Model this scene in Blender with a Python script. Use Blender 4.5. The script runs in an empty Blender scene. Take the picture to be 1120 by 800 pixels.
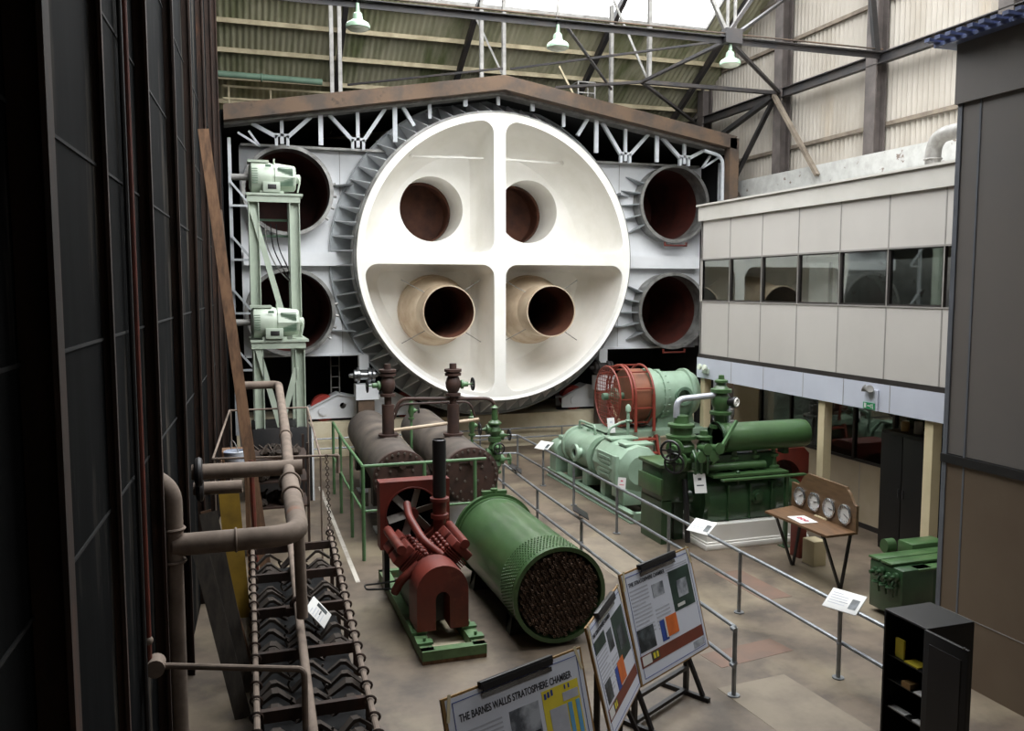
import bpy, bmesh, math, random
from mathutils import Vector, Matrix
random.seed(7)
PI = math.pi
scn = bpy.context.scene
COL = scn.collection
V = Vector

# ---------------------------------------------------------------- camera, sky, light, exposure
cd = bpy.data.cameras.new('camera')
cd.sensor_width = 36.0
cd.lens = 36.0 * 940.0 / 1120.0
cd.clip_start = 0.05
cam = bpy.data.objects.new('camera', cd)
COL.objects.link(cam)
cam.location = (0, 0, 4.6)
cam.rotation_euler = (math.radians(90 - 5.167), 0, math.radians(-18.183))
scn.camera = cam

scn.view_settings.view_transform = 'Standard'
scn.view_settings.look = 'None'
scn.view_settings.gamma = 1.0
scn.view_settings.use_curve_mapping = False
scn.view_settings.exposure = 3.45
scn.cycles.use_denoising = True
scn.cycles.max_bounces = 8

SKY = (0.97, 0.985, 1.0)
w = bpy.data.worlds.new('overcast_sky')
scn.world = w
w.use_nodes = True
bg = w.node_tree.nodes['Background']
bg.inputs[0].default_value = (*SKY, 1)
bg.inputs[1].default_value = 1.0

RX0, RX1 = -1.6, 14.6            # inner faces of the hall
RIDGE_Y, EAVE_Y = 16.6, 26.3
SL = 0.594
def roof_z(y):
    return 12.59 - SL * (abs(y - RIDGE_Y) + RIDGE_Y - 21.3)
SKYLIGHTS = [(0.9, 13.2, 17.0, 22.4), (0.9, 13.2, 8.2, 16.2)]     # x0,x1,y0,y1
for (x0, x1, y0, y1) in SKYLIGHTS:
    ld = bpy.data.lights.new('skylight_portal', 'AREA')
    ld.shape = 'RECTANGLE'
    ld.size = x1 - x0
    ld.size_y = (y1 - y0) * math.sqrt(1 + SL * SL)
    ld.cycles.is_portal = True
    lo = bpy.data.objects.new('skylight_portal', ld)
    COL.objects.link(lo)
    ym = (y0 + y1) / 2
    lo.location = ((x0 + x1) / 2, ym, roof_z(ym))
    s = 1 if ym > RIDGE_Y else -1
    lo.rotation_euler = (-s * math.atan(SL), 0, 0)
FLAT = (5.5, 10.5, 1.0, 3.4)            # unseen rooflight added over the near end to light the boards
ld = bpy.data.lights.new('skylight_portal', 'AREA')
ld.shape = 'RECTANGLE'
ld.size = FLAT[1] - FLAT[0]
ld.size_y = FLAT[3] - FLAT[2]
ld.cycles.is_portal = True
lo = bpy.data.objects.new('skylight_portal', ld)
COL.objects.link(lo)
lo.location = ((FLAT[0] + FLAT[1]) / 2, (FLAT[2] + FLAT[3]) / 2, 9.7)

# ---------------------------------------------------------------- materials
def lin(h):
    c = [int(h[i:i + 2], 16) / 255 for i in (0, 2, 4)]
    return tuple(x / 12.92 if x <= 0.04045 else ((x + 0.055) / 1.055) ** 2.4 for x in c) + (1,)

def M(name, hx, rough=0.6, metal=0.0, hx2=None, scale=3.0, lo=0.4, hi=0.65, bump=0.0, stretch=(1, 1, 1), hx3=None, scale3=1.0, lo3=0.55, hi3=0.7, coat=0.0):
    m = bpy.data.materials.new(name)
    m.use_nodes = True
    nt = m.node_tree
    b = nt.nodes['Principled BSDF']
    b.inputs['Roughness'].default_value = rough
    b.inputs['Metallic'].default_value = metal
    if coat:
        b.inputs['Coat Weight'].default_value = coat
    tc = nt.nodes.new('ShaderNodeTexCoord')
    mp = nt.nodes.new('ShaderNodeMapping')
    mp.inputs['Scale'].default_value = stretch
    nt.links.new(tc.outputs['Object'], mp.inputs['Vector'])
    def layer(prev, hxb, sc, l, h):
        n = nt.nodes.new('ShaderNodeTexNoise')
        n.inputs['Scale'].default_value = sc
        n.inputs['Detail'].default_value = 6
        n.inputs['Roughness'].default_value = 0.6
        nt.links.new(mp.outputs['Vector'], n.inputs['Vector'])
        r = nt.nodes.new('ShaderNodeMapRange')
        r.inputs['From Min'].default_value = l
        r.inputs['From Max'].default_value = h
        nt.links.new(n.outputs['Fac'], r.inputs['Value'])
        mx = nt.nodes.new('ShaderNodeMix')
        mx.data_type = 'RGBA'
        nt.links.new(r.outputs['Result'], mx.inputs['Factor'])
        if isinstance(prev, tuple):
            mx.inputs['A'].default_value = prev
        else:
            nt.links.new(prev, mx.inputs['A'])
        mx.inputs['B'].default_value = lin(hxb)
        return mx.outputs['Result'], n
    if hx2 is None:
        c = [int(int(hx[i:i + 2], 16) * 0.9) for i in (0, 2, 4)]
        hx2 = '%02x%02x%02x' % tuple(c)
    out, n = layer(lin(hx), hx2, scale, lo, hi)
    if hx3:
        out, _ = layer(out, hx3, scale3, lo3, hi3)
    nt.links.new(out, b.inputs['Base Color'])
    if bump:
        bp = nt.nodes.new('ShaderNodeBump')
        bp.inputs['Strength'].default_value = bump
        bp.inputs['Distance'].default_value = 0.02
        nt.links.new(n.outputs['Fac'], bp.inputs['Height'])
        nt.links.new(bp.outputs['Normal'], b.inputs['Normal'])
    return m

def glass(name, tint=(0.9, 0.95, 0.95, 1), refl=0.12):
    m = bpy.data.materials.new(name)
    m.use_nodes = True
    nt = m.node_tree
    nt.nodes.remove(nt.nodes['Principled BSDF'])
    o = nt.nodes['Material Output']
    t = nt.nodes.new('ShaderNodeBsdfTransparent'); t.inputs[0].default_value = tint
    g = nt.nodes.new('ShaderNodeBsdfGlossy'); g.inputs['Roughness'].default_value = 0.02
    fr = nt.nodes.new('ShaderNodeLayerWeight'); fr.inputs[0].default_value = 0.35
    ad = nt.nodes.new('ShaderNodeMath'); ad.operation = 'MULTIPLY_ADD'
    ad.inputs[1].default_value = 0.6; ad.inputs[2].default_value = refl
    nt.links.new(fr.outputs['Fresnel'], ad.inputs[0])
    mx = nt.nodes.new('ShaderNodeMixShader')
    nt.links.new(ad.outputs[0], mx.inputs[0])
    nt.links.new(t.outputs[0], mx.inputs[1]); nt.links.new(g.outputs[0], mx.inputs[2])
    nt.links.new(mx.outputs[0], o.inputs['Surface'])
    return m

FLOOR = M('floor_concrete', '66594b', 0.55, 0, '493f35', 1.7, 0.4, 0.64, 0.15, hx3='7f735f', scale3=0.55, lo3=0.5, hi3=0.66)
FPATCH = M('floor_patch', '786d5d', 0.65, 0, '685d50', 2.2)
FRED = M('floor_red_patch', '6a5143', 0.65, 0, '5e4c40', 2.4)
FWHITE = M('floor_line', 'b5afa4', 0.6, 0, '8a8076', 5, 0.45, 0.7)
CONC = M('plinth_concrete', 'd6cbb0', 0.75, 0, 'b8a888', 1.2, 0.42, 0.7, 0.1)
BLACKW = M('black_steel_wall', '0a0b0c', 0.85, 0, '131415', 1.6, 0.4, 0.7, 0.1, (3, 3, 0.35), '45403a', 0.8, 0.54, 0.68)
BLACKW.node_tree.nodes['Principled BSDF'].inputs['Specular IOR Level'].default_value = 0.06
RUST = M('rusty_steel', '38251b', 0.8, 0, '211812', 2.2, 0.4, 0.68, 0.15, (2, 2, 0.6), '5a3a26', 1.2, 0.6, 0.75)
RUSTBEAM = M('rusty_beam', '4d423a', 0.8, 0, '64503f', 1.6, 0.42, 0.62, 0.12, hx3='2b2724', scale3=2.6, lo3=0.6, hi3=0.72)
REDOX = M('red_oxide_pipe', '6a2a1a', 0.65, 0, '43241a', 3.0, 0.4, 0.7)
PIPEG = M('dusty_pipe', '837468', 0.85, 0, '66594e', 4.0, 0.4, 0.7, 0.1, hx3='86553d', scale3=1.4, lo3=0.64, hi3=0.76)
BROWNV = M('brown_vessel', '584f48', 0.62, 0, '3f3833', 2.4, 0.4, 0.68, 0.08, hx3='75695e', scale3=1.0, lo3=0.5, hi3=0.75)
BROWNP = M('brown_pipe', '452f27', 0.6, 0, '33231e', 4.0)
ROOFM = M('mossy_roof_sheet', '9c9a7f', 0.85, 0, 'b1ad94', 1.3, 0.4, 0.62, 0.0, (1.5, 0.35, 0.35), '6f7650', 0.9, 0.5, 0.66)
PURLIN = M('purlin_wood', 'b5a98c', 0.8, 0, '988c72', 3)
STEELD = M('dark_steel', '2a292b', 0.6, 0, '3a3431', 2.5)
STEELB = M('worn_black_steel', '1a1a1b', 0.55, 0, '2b2726', 3)
GREYST = M('grey_steel', '8c8a86', 0.55, 0.2, '6d6a66', 4)
COLST = M('grey_brown_column', '46403d', 0.65, 0, '5b5350', 2)
CORR = M('white_corrugated', 'a8a197', 0.7, 0, '968e82', 0.9, 0.42, 0.66, 0.0, (1, 1, 0.4), 'a89a86', 0.7, 0.62, 0.8)
BRICKW = M('white_brick', 'aeaeaa', 0.75, 0, '9d9c98', 4, 0.4, 0.65, 0.3, (1, 1, 1), '6e625a', 4.5, 0.62, 0.66)
RAILWD = M('weathered_rail', '7d7264', 0.8, 0, '62584d', 3)
WHITEP = M('white_paint', 'eeebe5', 0.42, 0, 'e6e3db', 1.2)
WHITEB = M('bulkhead_paint', 'e2e3e5', 0.5, 0, 'd2d4d6', 1.0, 0.4, 0.7)
GREYFIN = M('grey_fin_paint', 'a9adaf', 0.5, 0, '999c9e', 2)
GREYRIM = M('rim_steel', '9c9b97', 0.4, 0.5, '6e6c69', 3)
CREAMDUCT = M('cream_duct', 'c9b79f', 0.55, 0, 'a98f74', 1.6, 0.42, 0.7)
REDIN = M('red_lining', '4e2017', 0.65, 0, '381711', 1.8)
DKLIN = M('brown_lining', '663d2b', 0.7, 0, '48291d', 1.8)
VOID = M('void_black', '0b0b0c', 0.9, 0, '111112', 2)  # black painted in for unlit voids; also seams, plates and rack floor
LATT = M('lattice_white_paint', 'c4c8cc', 0.5, 0, 'a9adb1', 2)
MINT = M('mint_paint', 'afb9a9', 0.45, 0, 'a0ab9b', 1.8, coat=0.15)
MINTD = M('mint_grille', '627a65', 0.6, 0, '4e6a55', 3)
LGREEN = M('pale_green_paint', '869c88', 0.4, 0, '758b76', 1.8, coat=0.2)
GREEN = M('machine_green', '3f5c36', 0.36, 0, '354f2e', 2.0, coat=0.25)
DGREEN = M('dark_green_paint', '2b482b', 0.36, 0, '213a22', 2.4, coat=0.3)
RAILGR = M('green_rail_paint', '587a52', 0.45, 0, '4c6b47', 4)
RED = M('red_paint', '6c281d', 0.5, 0, '521e17', 2.2, hx3='784030', scale3=3, lo3=0.6, hi3=0.75)
GUARD = M('guard_red', '7c3224', 0.5, 0, '6c2b1f', 2)
REDWH = M('wheel_red', 'a5372c', 0.5, 0, '8c2f27', 2)
FANBR = M('fan_brown', '7c4a33', 0.6, 0, '66402d', 2)
GALV = M('galvanised_pipe', '8e9194', 0.38, 0.6, '74777a', 5)
CHROME = M('bright_metal', 'b9bbbd', 0.22, 0.9, '8d8f91', 3)
PANEL = M('office_panel', 'b7b2ac', 0.5, 0, 'b1aca6', 0.5)
PARA = M('office_parapet', 'c0bcb5', 0.55, 0, 'b5b1a9', 0.8)
FASC = M('office_fascia', 'bcbfca', 0.5, 0, 'b3b6c1', 0.6)
JOINT = M('panel_joint', '8f8b86', 0.6, 0, '827e79', 3)
FRAMED = M('dark_window_frame', '2a2523', 0.5, 0, '201c1a', 3)
CREAM = M('cream_column', 'cbbd9b', 0.55, 0, 'bcae8c', 1.4)
GPANEL = M('grey_wall_panel', '746e69', 0.55, 0, '6d6966', 0.5)
TPANEL = M('tan_wall_panel', '6e5f4e', 0.6, 0, '665646', 0.6)
BLUEST = M('blue_grey_sheet', '6f7aa0', 0.5, 0, '5b668c', 2)
WOOD = M('varnished_wood', '664b33', 0.45, 0, '4d3723', 2.4, 0.4, 0.65, 0.0, (6, 1, 6))
GAUGEW = M('gauge_board_wood', '675038', 0.45, 0, '533f2b', 2.4, 0.4, 0.65, 0.0, (2, 1, 6))
OLDWOOD = M('old_timber', '7c5c42', 0.8, 0, '583f2c', 2.5, 0.4, 0.65, 0.1, (5, 5, 0.6))
GREYWOOD = M('grey_boards', '453e36', 0.85, 0, '302b26', 2.5, 0.4, 0.65, 0.1, (5, 5, 0.6))
PAPER = M('poster_paper', 'cbced8', 0.45, 0, 'c5c8d2', 1)
PAPERW = M('white_card', 'cdccc9', 0.5, 0, 'c5c4c1', 1)
INK = M('printed_ink', '2b2c33', 0.6, 0, '25262c', 3)
GREYINK = M('grey_print', 'a3a5ae', 0.6, 0, 'aeb0b8', 8)
BLUEINK = M('blue_print', '2c4590', 0.6, 0, '263c80', 3)
YELLOW = M('yellow_print', 'd8c53a', 0.6, 0, 'cdb934', 3)
CYAN = M('cyan_print', '6aa6cf', 0.6, 0, '5c97c0', 3)
PHOTO = M('printed_photo', '4a4e55', 0.5, 0, 'a5a9b0', 4, 0.4, 0.6)
PHOTOD = M('dark_printed_photo', '23282a', 0.5, 0, '5a6266', 5, 0.45, 0.65)
PHOTOG = M('green_printed_photo', '22332c', 0.5, 0, '31463c', 3)
BROWNINK = M('red_brown_print', '6e3424', 0.55, 0, '633021', 3)
ORANGE = M('orange_print', 'd06a2c', 0.55, 0, 'b85b25', 6)
REDINK = M('red_print', 'b83a50', 0.55, 0, 'a93449', 3)
BRASS = M('brass_edge', '9a7a4e', 0.4, 0.3, '7c613c', 4)
BLACKP = M('black_paint', '151416', 0.42, 0, '1c1a1b', 3)
DARKCAB = M('dark_cabinet', '0f0d0c', 0.5, 0, '0c0b0a', 2)
YELPAINT = M('faded_yellow', '9a7a22', 0.7, 0, '7c611c', 2.5)
GREENSIGN = M('sign_green', '1f8a55', 0.5, 0, '1b7c4c', 3)
LAMPG = M('lamp_enamel', '98b29b', 0.35, 0, '8aa48d', 2, coat=0.3)
LAMPL = M('lamp_lens', 'd5dccb', 0.25, 0, 'c4cbba', 4)
BUCKETM = M('white_bucket', 'c8cdd6', 0.4, 0, '9aa4b8', 6, 0.45, 0.6)
TARP = M('dark_clutter', '2a221b', 0.85, 0, '3c3026', 3)
REFL = glass('office_glass', (0.82, 0.86, 0.84, 1), 0.05)
DGLASS = glass('dark_glass', (0.45, 0.47, 0.45, 1), 0.04)
SKYGL = glass('skylight_glass', (0.97, 0.98, 0.98, 1), 0.0)
CABGL = glass('cabinet_glass', (0.8, 0.85, 0.85, 1), 0.03)

# ---------------------------------------------------------------- mesh builder
def basis(ax):
    a = V(ax).normalized()
    t = V((0, 0, 1)) if abs(a.z) < 0.9 else V((1, 0, 0))
    u = t.cross(a).normalized()
    v = a.cross(u).normalized()
    return u, v, a

ORG = {}
def origin_of(o):
    return ORG.get(o.name, V((0, 0, 0)))

class MB:
    def __init__(s):
        s.bm = bmesh.new()
        s.mi = 0
    def f(s, vs):
        try:
            fc = s.bm.faces.new(vs)
            fc.material_index = s.mi
            return fc
        except ValueError:
            return None
    def box(s, c, d, rot=None, bev=0.0):
        R = Matrix.Identity(3) if rot is None else (Matrix.Rotation(math.radians(rot), 3, 'Z') if isinstance(rot, (int, float)) else rot)
        c = V(c)
        vs = [s.bm.verts.new(c + R @ V((x * d[0] / 2, y * d[1] / 2, z * d[2] / 2))) for x in (-1, 1) for y in (-1, 1) for z in (-1, 1)]
        fs = [s.f([vs[i] for i in q]) for q in ((0, 1, 3, 2), (4, 6, 7, 5), (0, 4, 5, 1), (2, 3, 7, 6), (0, 2, 6, 4), (1, 5, 7, 3))]
        if bev:
            es = {e for f in fs for e in f.edges}
            r = bmesh.ops.bevel(s.bm, geom=list(es), offset=bev, segments=2, affect='EDGES', profile=0.5)
            for f in r['faces']:
                f.material_index = s.mi
        return s
    def bx(s, x0, x1, y0, y1, z0, z1, bev=0.0):
        return s.box(((x0 + x1) / 2, (y0 + y1) / 2, (z0 + z1) / 2), (abs(x1 - x0), abs(y1 - y0), abs(z1 - z0)), None, bev)
    def bar(s, p0, p1, w, h, up=(0, 0, 1)):
        p0, p1 = V(p0), V(p1)
        a = (p1 - p0)
        L = a.length
        a.normalize()
        up = V(up)
        if abs(a.dot(up)) > 0.95:
            up = V((0, 1, 0)) if abs(a.y) < 0.9 else V((1, 0, 0))
        sd = a.cross(up).normalized()
        u2 = sd.cross(a).normalized()
        R = Matrix((sd, a, u2)).transposed()
        return s.box((p0 + p1) / 2, (w, L, h), R)
    def ibeam(s, p0, p1, w, h, up=(0, 0, 1), t=0.02):
        p0, p1 = V(p0), V(p1)
        a = (p1 - p0).normalized()
        up = V(up)
        if abs(a.dot(up)) > 0.95:
            up = V((0, 1, 0))
        sd = a.cross(up).normalized()
        u2 = sd.cross(a).normalized()
        for k in (-1, 1):
            o = u2 * (k * (h / 2 - t / 2))
            s.bar(p0 + o, p1 + o, w, t, u2)
        s.bar(p0, p1, t, h - 2 * t, u2)
        return s
    def cyl(s, p0, p1, r, r2=None, n=16, cap=True):
        p0, p1 = V(p0), V(p1)
        r2 = r if r2 is None else r2
        u, v, a = basis(p1 - p0)
        A = []; B = []
        for i in range(n):
            t = 2 * PI * i / n
            dd = u * math.cos(t) + v * math.sin(t)
            A.append(s.bm.verts.new(p0 + dd * r)); B.append(s.bm.verts.new(p1 + dd * r2))
        for i in range(n):
            j = (i + 1) % n
            s.f([A[i], A[j], B[j], B[i]])
        if cap:
            s.f(A[::-1]); s.f(B)
        return s
    def lathe(s, prof, o, ax, n=24, a0=0.0, a1=2 * PI):
        o = V(o)
        u, v, a = basis(ax)
        full = abs(a1 - a0 - 2 * PI) < 1e-6
        m = n if full else n + 1
        rings = []
        for (r, h) in prof:
            if r < 1e-5:
                vv = s.bm.verts.new(o + a * h)
                rings.append([vv] * m)
            else:
                rings.append([s.bm.verts.new(o + a * h + (u * math.cos(a0 + (a1 - a0) * i / n) + v * math.sin(a0 + (a1 - a0) * i / n)) * r) for i in range(m)])
        for k in range(len(rings) - 1):
            A, B = rings[k], rings[k + 1]
            for i in range(n):
                j = (i + 1) % m
                q = []
                for x in (A[i], A[j], B[j], B[i]):
                    if x not in q:
                        q.append(x)
                if len(q) > 2:
                    s.f(q)
        return s
    def tube(s, pts, r, n=10, bend=0.0, cap=True):
        P = [V(p) for p in pts]
        if bend:
            Q = [P[0]]
            for i in range(1, len(P) - 1):
                a, b, c = P[i - 1], P[i], P[i + 1]
                d1 = (a - b); d2 = (c - b)
                k = min(bend, d1.length * 0.49, d2.length * 0.49)
                s0 = b + d1.normalized() * k; s1 = b + d2.normalized() * k
                for j in range(7):
                    t = j / 6
                    Q.append(s0 * (1 - t) ** 2 + b * 2 * t * (1 - t) + s1 * t * t)
            Q.append(P[-1])
            P = Q
        rings = []
        pu = None
        for i, p in enumerate(P):
            if i == 0: t = P[1] - P[0]
            elif i == len(P) - 1: t = P[-1] - P[-2]
            else: t = (P[i + 1] - p).normalized() + (p - P[i - 1]).normalized()
            t.normalize()
            if pu is None:
                pu = basis(t)[0]
            u = (pu - t * pu.dot(t)).normalized()
            pu = u
            v = t.cross(u)
            rings.append([s.bm.verts.new(p + (u * math.cos(2 * PI * k / n) + v * math.sin(2 * PI * k / n)) * r) for k in range(n)])
        for A, B in zip(rings, rings[1:]):
            for i in range(n):
                j = (i + 1) % n
                s.f([A[i], A[j], B[j], B[i]])
        if cap:
            s.f(rings[0][::-1]); s.f(rings[-1])
        return s
    def sph(s, c, r, sc=(1, 1, 1), n=14):
        m = Matrix.Translation(V(c)) @ Matrix.Diagonal((*[r * q for q in sc], 1))
        d = bmesh.ops.create_uvsphere(s.bm, u_segments=n, v_segments=max(6, n // 2 + 2), radius=1, matrix=m)
        for vv in d['verts']:
            for fc in vv.link_faces:
                fc.material_index = s.mi
        return s
    def torus(s, c, ax, R, r, n=32, m=8, a0=0.0, a1=2 * PI):
        c = V(c)
        u, v, a = basis(ax)
        full = abs(a1 - a0 - 2 * PI) < 1e-6
        k = n if full else n + 1
        rings = []
        for i in range(k):
            t = a0 + (a1 - a0) * i / n
            d = u * math.cos(t) + v * math.sin(t)
            rings.append([s.bm.verts.new(c + d * (R + r * math.cos(2 * PI * j / m)) + a * (r * math.sin(2 * PI * j / m))) for j in range(m)])
        for i in range(n):
            A, B = rings[i], rings[(i + 1) % k]
            for j in range(m):
                q = (j + 1) % m
                s.f([A[j], B[j], B[q], A[q]])
        return s
    def prism(s, pts, o, u, v, t, holes=()):
        """polygon pts in the plane o + x*u + y*v, made solid by thickness t along u x v"""
        o, u, v = V(o), V(u), V(v)
        nrm = u.cross(v).normalized()
        loops = [list(pts)] + [list(h) for h in holes]
        tmp = bmesh.new()
        for lp in loops:
            vs = [tmp.verts.new((x, y, 0)) for (x, y) in lp]
            for i in range(len(vs)):
                tmp.edges.new((vs[i], vs[(i + 1) % len(vs)]))
        bmesh.ops.triangle_fill(tmp, use_beauty=True, use_dissolve=False, edges=tmp.edges[:], normal=(0, 0, 1))
        tmp.verts.index_update()
        A = [s.bm.verts.new(o + u * p.co.x + v * p.co.y) for p in tmp.verts]
        B = [s.bm.verts.new(o + u * p.co.x + v * p.co.y + nrm * t) for p in tmp.verts]
        for fc in tmp.faces:
            ix = [x.index for x in fc.verts]
            s.f([A[i] for i in ix[::-1]]); s.f([B[i] for i in ix])
        base = 0
        for lp in loops:
            n = len(lp)
            for i in range(n):
                j = (i + 1) % n
                s.f([A[base + i], A[base + j], B[base + j], B[base + i]])
            base += n
        tmp.free()
        return s
    def build(s, name, mats, parent=None, local=False, smooth=True, ang=35):
        bm = s.bm
        bmesh.ops.recalc_face_normals(bm, faces=bm.faces[:])
        me = bpy.data.meshes.new(name)
        o = bpy.data.objects.new(name, me)
        if parent is not None:
            org = origin_of(parent)
            if org.length > 0 and not local:
                bmesh.ops.translate(bm, vec=-org, verts=bm.verts[:])
            o.parent = parent
            ORG[o.name] = org if not local else V((0, 0, 0))
        else:
            if bm.verts:
                xs = [q.co for q in bm.verts]
                c = V(((min(q.x for q in xs) + max(q.x for q in xs)) / 2, (min(q.y for q in xs) + max(q.y for q in xs)) / 2, min(q.z for q in xs)))
                bmesh.ops.translate(bm, vec=-c, verts=bm.verts[:])
                o.location = c
                ORG[o.name] = c
        bm.to_mesh(me)
        bm.free()
        for m in (mats if isinstance(mats, (list, tuple)) else [mats]):
            me.materials.append(m)
        if smooth:
            me.polygons.foreach_set('use_smooth', [True] * len(me.polygons))
            me.set_sharp_from_angle(angle=math.radians(ang))
        COL.objects.link(o)
        return o

def tag(o, label=None, cat=None, group=None, kind=None):
    if label: o['label'] = label
    if cat: o['category'] = cat
    if group: o['group'] = group
    if kind: o['kind'] = kind
    return o
def S(o):
    return tag(o, kind='structure')
def thing(name, label, cat, loc=(0, 0, 0), rot=0.0, group=None, local=False):
    o = bpy.data.objects.new(name, None)
    o.empty_display_size = 0.2
    COL.objects.link(o)
    o.location = loc
    o.rotation_euler = (0, 0, math.radians(rot))
    ORG[o.name] = V((0, 0, 0)) if local else V(loc)
    return tag(o, label, cat, group)
def copy_tree(o, parent=None):
    c = o.copy()
    COL.objects.link(c)
    c.parent = parent
    for ch in list(o.children):
        copy_tree(ch, c)
    return c
def circ(cx, cy, r, n=32, rev=False):
    p = [(cx + r * math.cos(2 * PI * i / n), cy + r * math.sin(2 * PI * i / n)) for i in range(n)]
    return p[::-1] if rev else p
X_, Y_, Z_ = (1, 0, 0), (0, 1, 0), (0, 0, 1)
def lwx(y):                     # face of the black wall on the left
    return -1.08 + 0.0437 * y

exec_parts = []
# ================================================================ THE SETTING
# floor with worn patches and a painted line
m = MB()
m.bx(-2.2, 14.8, -3.2, 26.6, -0.12, 0)
m.mi = 1
for (x, y, dx, dy, r) in ((5.75, 7.6, 0.95, 1.5, 4), (6.1, 13.2, 0.8, 2.2, 2), (4.7, 6.2, 0.9, 1.0, -6)):
    m.box((x, y, 0.0015), (dx, dy, 0.003), r)
m.mi = 2
m.box((6.1, 9.05, 0.0015), (1.15, 0.42, 0.003), 8)
m.box((7.6, 11.2, 0.0015), (0.5, 1.3, 0.003), 2)
m.mi = 3
m.bar((1.88, 20.0, 0.001), (1.8, 13.2, 0.001), 0.07, 0.003)
S(m.build('floor', [FLOOR, FPATCH, FRED, FWHITE], smooth=False))

# black steel wall on the left with rusty ribs
u = V((0.0437, 1, 0)).normalized()
m = MB()
m.prism([(-3, 0), (21.3, 0), (21.3, roof_z(21.3)), (RIDGE_Y, roof_z(RIDGE_Y)), (6.7, 9.65), (-3, 9.65)], (-1.18, 0, 0), u, Z_, 0.1)
wl = S(m.build('wall_left', BLACKW, smooth=False))
for (y, wd, dp) in ((2.1, 0.2, 0.16), (4.3, 0.16, 0.16), (6.3, 0.06, 0.06), (8.25, 0.1, 0.1), (10.6, 0.1, 0.1), (13.0, 0.1, 0.1), (15.6, 0.11, 0.11), (18.0, 0.11, 0.11), (20.0, 0.11, 0.11)):
    m = MB()
    x = lwx(y)
    zt = min(roof_z(y), 15) if y > 6.7 else 9.6
    m.bx(x - 0.02, x + dp, y - 0.012, y + 0.012, 0, zt)
    m.bx(x + dp - 0.015, x + dp + 0.01, y - wd / 2, y + wd / 2, 0, zt)
    m.build('steel_rib', RUST, wl, smooth=False)
m = MB()
m.bx(lwx(21.2) - 0.12, lwx(21.2) + 0.05, 21.1, 21.42, 0, roof_z(21.3), 0.01)
m.build('end_post', RUSTBEAM, wl, smooth=False)
for z in (3.1, 4.26, 5.4, 6.5, 7.7):
    m = MB()
    m.bar((lwx(-2) + 0.003, -2, z), (lwx(21) + 0.003, 21, z), 0.012, 0.02)
    m.build('plate_seam', VOID, wl, smooth=False)

# roof : corrugated sheets on two slopes, with two long skylights, the nearer unseen and lengthened for frontal light
def sheet(m, x0, x1, y0, y1, pitch=0.155, amp=0.022):
    n = int((x1 - x0) / pitch * 6)
    A = []; B = []
    for i in range(n + 1):
        x = x0 + (x1 - x0) * i / n
        dz = amp * math.sin(2 * PI * x / pitch)
        A.append(m.bm.verts.new((x, y0, roof_z(y0) + dz))); B.append(m.bm.verts.new((x, y1, roof_z(y1) + dz)))
    for i in range(n):
        m.f([A[i], A[i + 1], B[i + 1], B[i]])
rf = None
m = MB()
for (x0, x1, y0, y1) in SKYLIGHTS:
    lo_, hi_ = (RIDGE_Y, EAVE_Y + 0.25) if y0 > RIDGE_Y else (6.5, RIDGE_Y)
    sheet(m, RX0 - 0.3, RX1 + 0.15, lo_, y0)
    sheet(m, RX0 - 0.3, RX1 + 0.15, y1, hi_)
    sheet(m, RX0 - 0.3, x0, y0, y1)
    sheet(m, x1, RX1 + 0.15, y0, y1)
rf = S(m.build('roof', ROOFM, ang=60))
m = MB()
a, b, c_, d_ = FLAT
m.bx(-2.3, a, -3.2, 6.7, 9.62, 9.75); m.bx(b, 14.9, -3.2, 6.7, 9.62, 9.75); m.bx(a, b, -3.2, c_, 9.62, 9.75); m.bx(a, b, d_, 6.7, 9.62, 9.75)
S(m.build('ceiling', STEELD, smooth=False))
for k, (x0, x1, y0, y1) in enumerate(SKYLIGHTS):
    m = MB()
    for x in (x0, x1):
        m.bar((x, y0, roof_z(y0) + 0.03), (x, y1, roof_z(y1) + 0.03), 0.05, 0.1)
    for y in (y0, y1):
        m.bx(x0, x1, y - 0.03, y + 0.03, roof_z(y) - 0.02, roof_z(y) + 0.08)
    fo = S(m.build('window_%d' % (k + 7), GREYST, smooth=False))
    m = MB()
    c = [(x0, y0, roof_z(y0) + 0.06), (x1, y0, roof_z(y0) + 0.06), (x1, y1, roof_z(y1) + 0.06), (x0, y1, roof_z(y1) + 0.06)]
    m.f([m.bm.verts.new(p) for p in c])
    m.build('pane', SKYGL, fo, smooth=False)
m = MB()
for x in (a, b):
    m.bx(x - 0.04, x + 0.04, c_, d_, 9.75, 9.85)
for y in (c_, d_):
    m.bx(a, b, y - 0.04, y + 0.04, 9.75, 9.85)
fo = S(m.build('window_9', GREYST, smooth=False))  # frame of the added rooflight, out of view
m = MB(); m.f([m.bm.verts.new(p) for p in ((a, c_, 9.84), (b, c_, 9.84), (b, d_, 9.84), (a, d_, 9.84))]); m.build('pane', SKYGL, fo, smooth=False)
# purlins and rafters under the far slope
for i, y in enumerate((22.55, 23.35, 24.2, 25.05, 25.85, 20.0, 18.2, 14.0, 12.0, 9.8, 7.4)):
    m = MB()
    z = roof_z(y) - 0.09
    m.box(((RX0 + RX1) / 2, y, z), (RX1 - RX0, 0.07, 0.12))
    m.build('purlin', PURLIN, rf, smooth=False)
for x in (-0.6, 3.0, 6.35, 10.2, 13.75):
    for (ya, yb) in ((26.2, RIDGE_Y), (6.7, RIDGE_Y)):
        m = MB()
        m.bar((x, ya, roof_z(ya) - 0.24), (x, yb, roof_z(yb) - 0.24), 0.12, 0.18)
        m.build('rafter', STEELD, rf, smooth=False)

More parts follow.
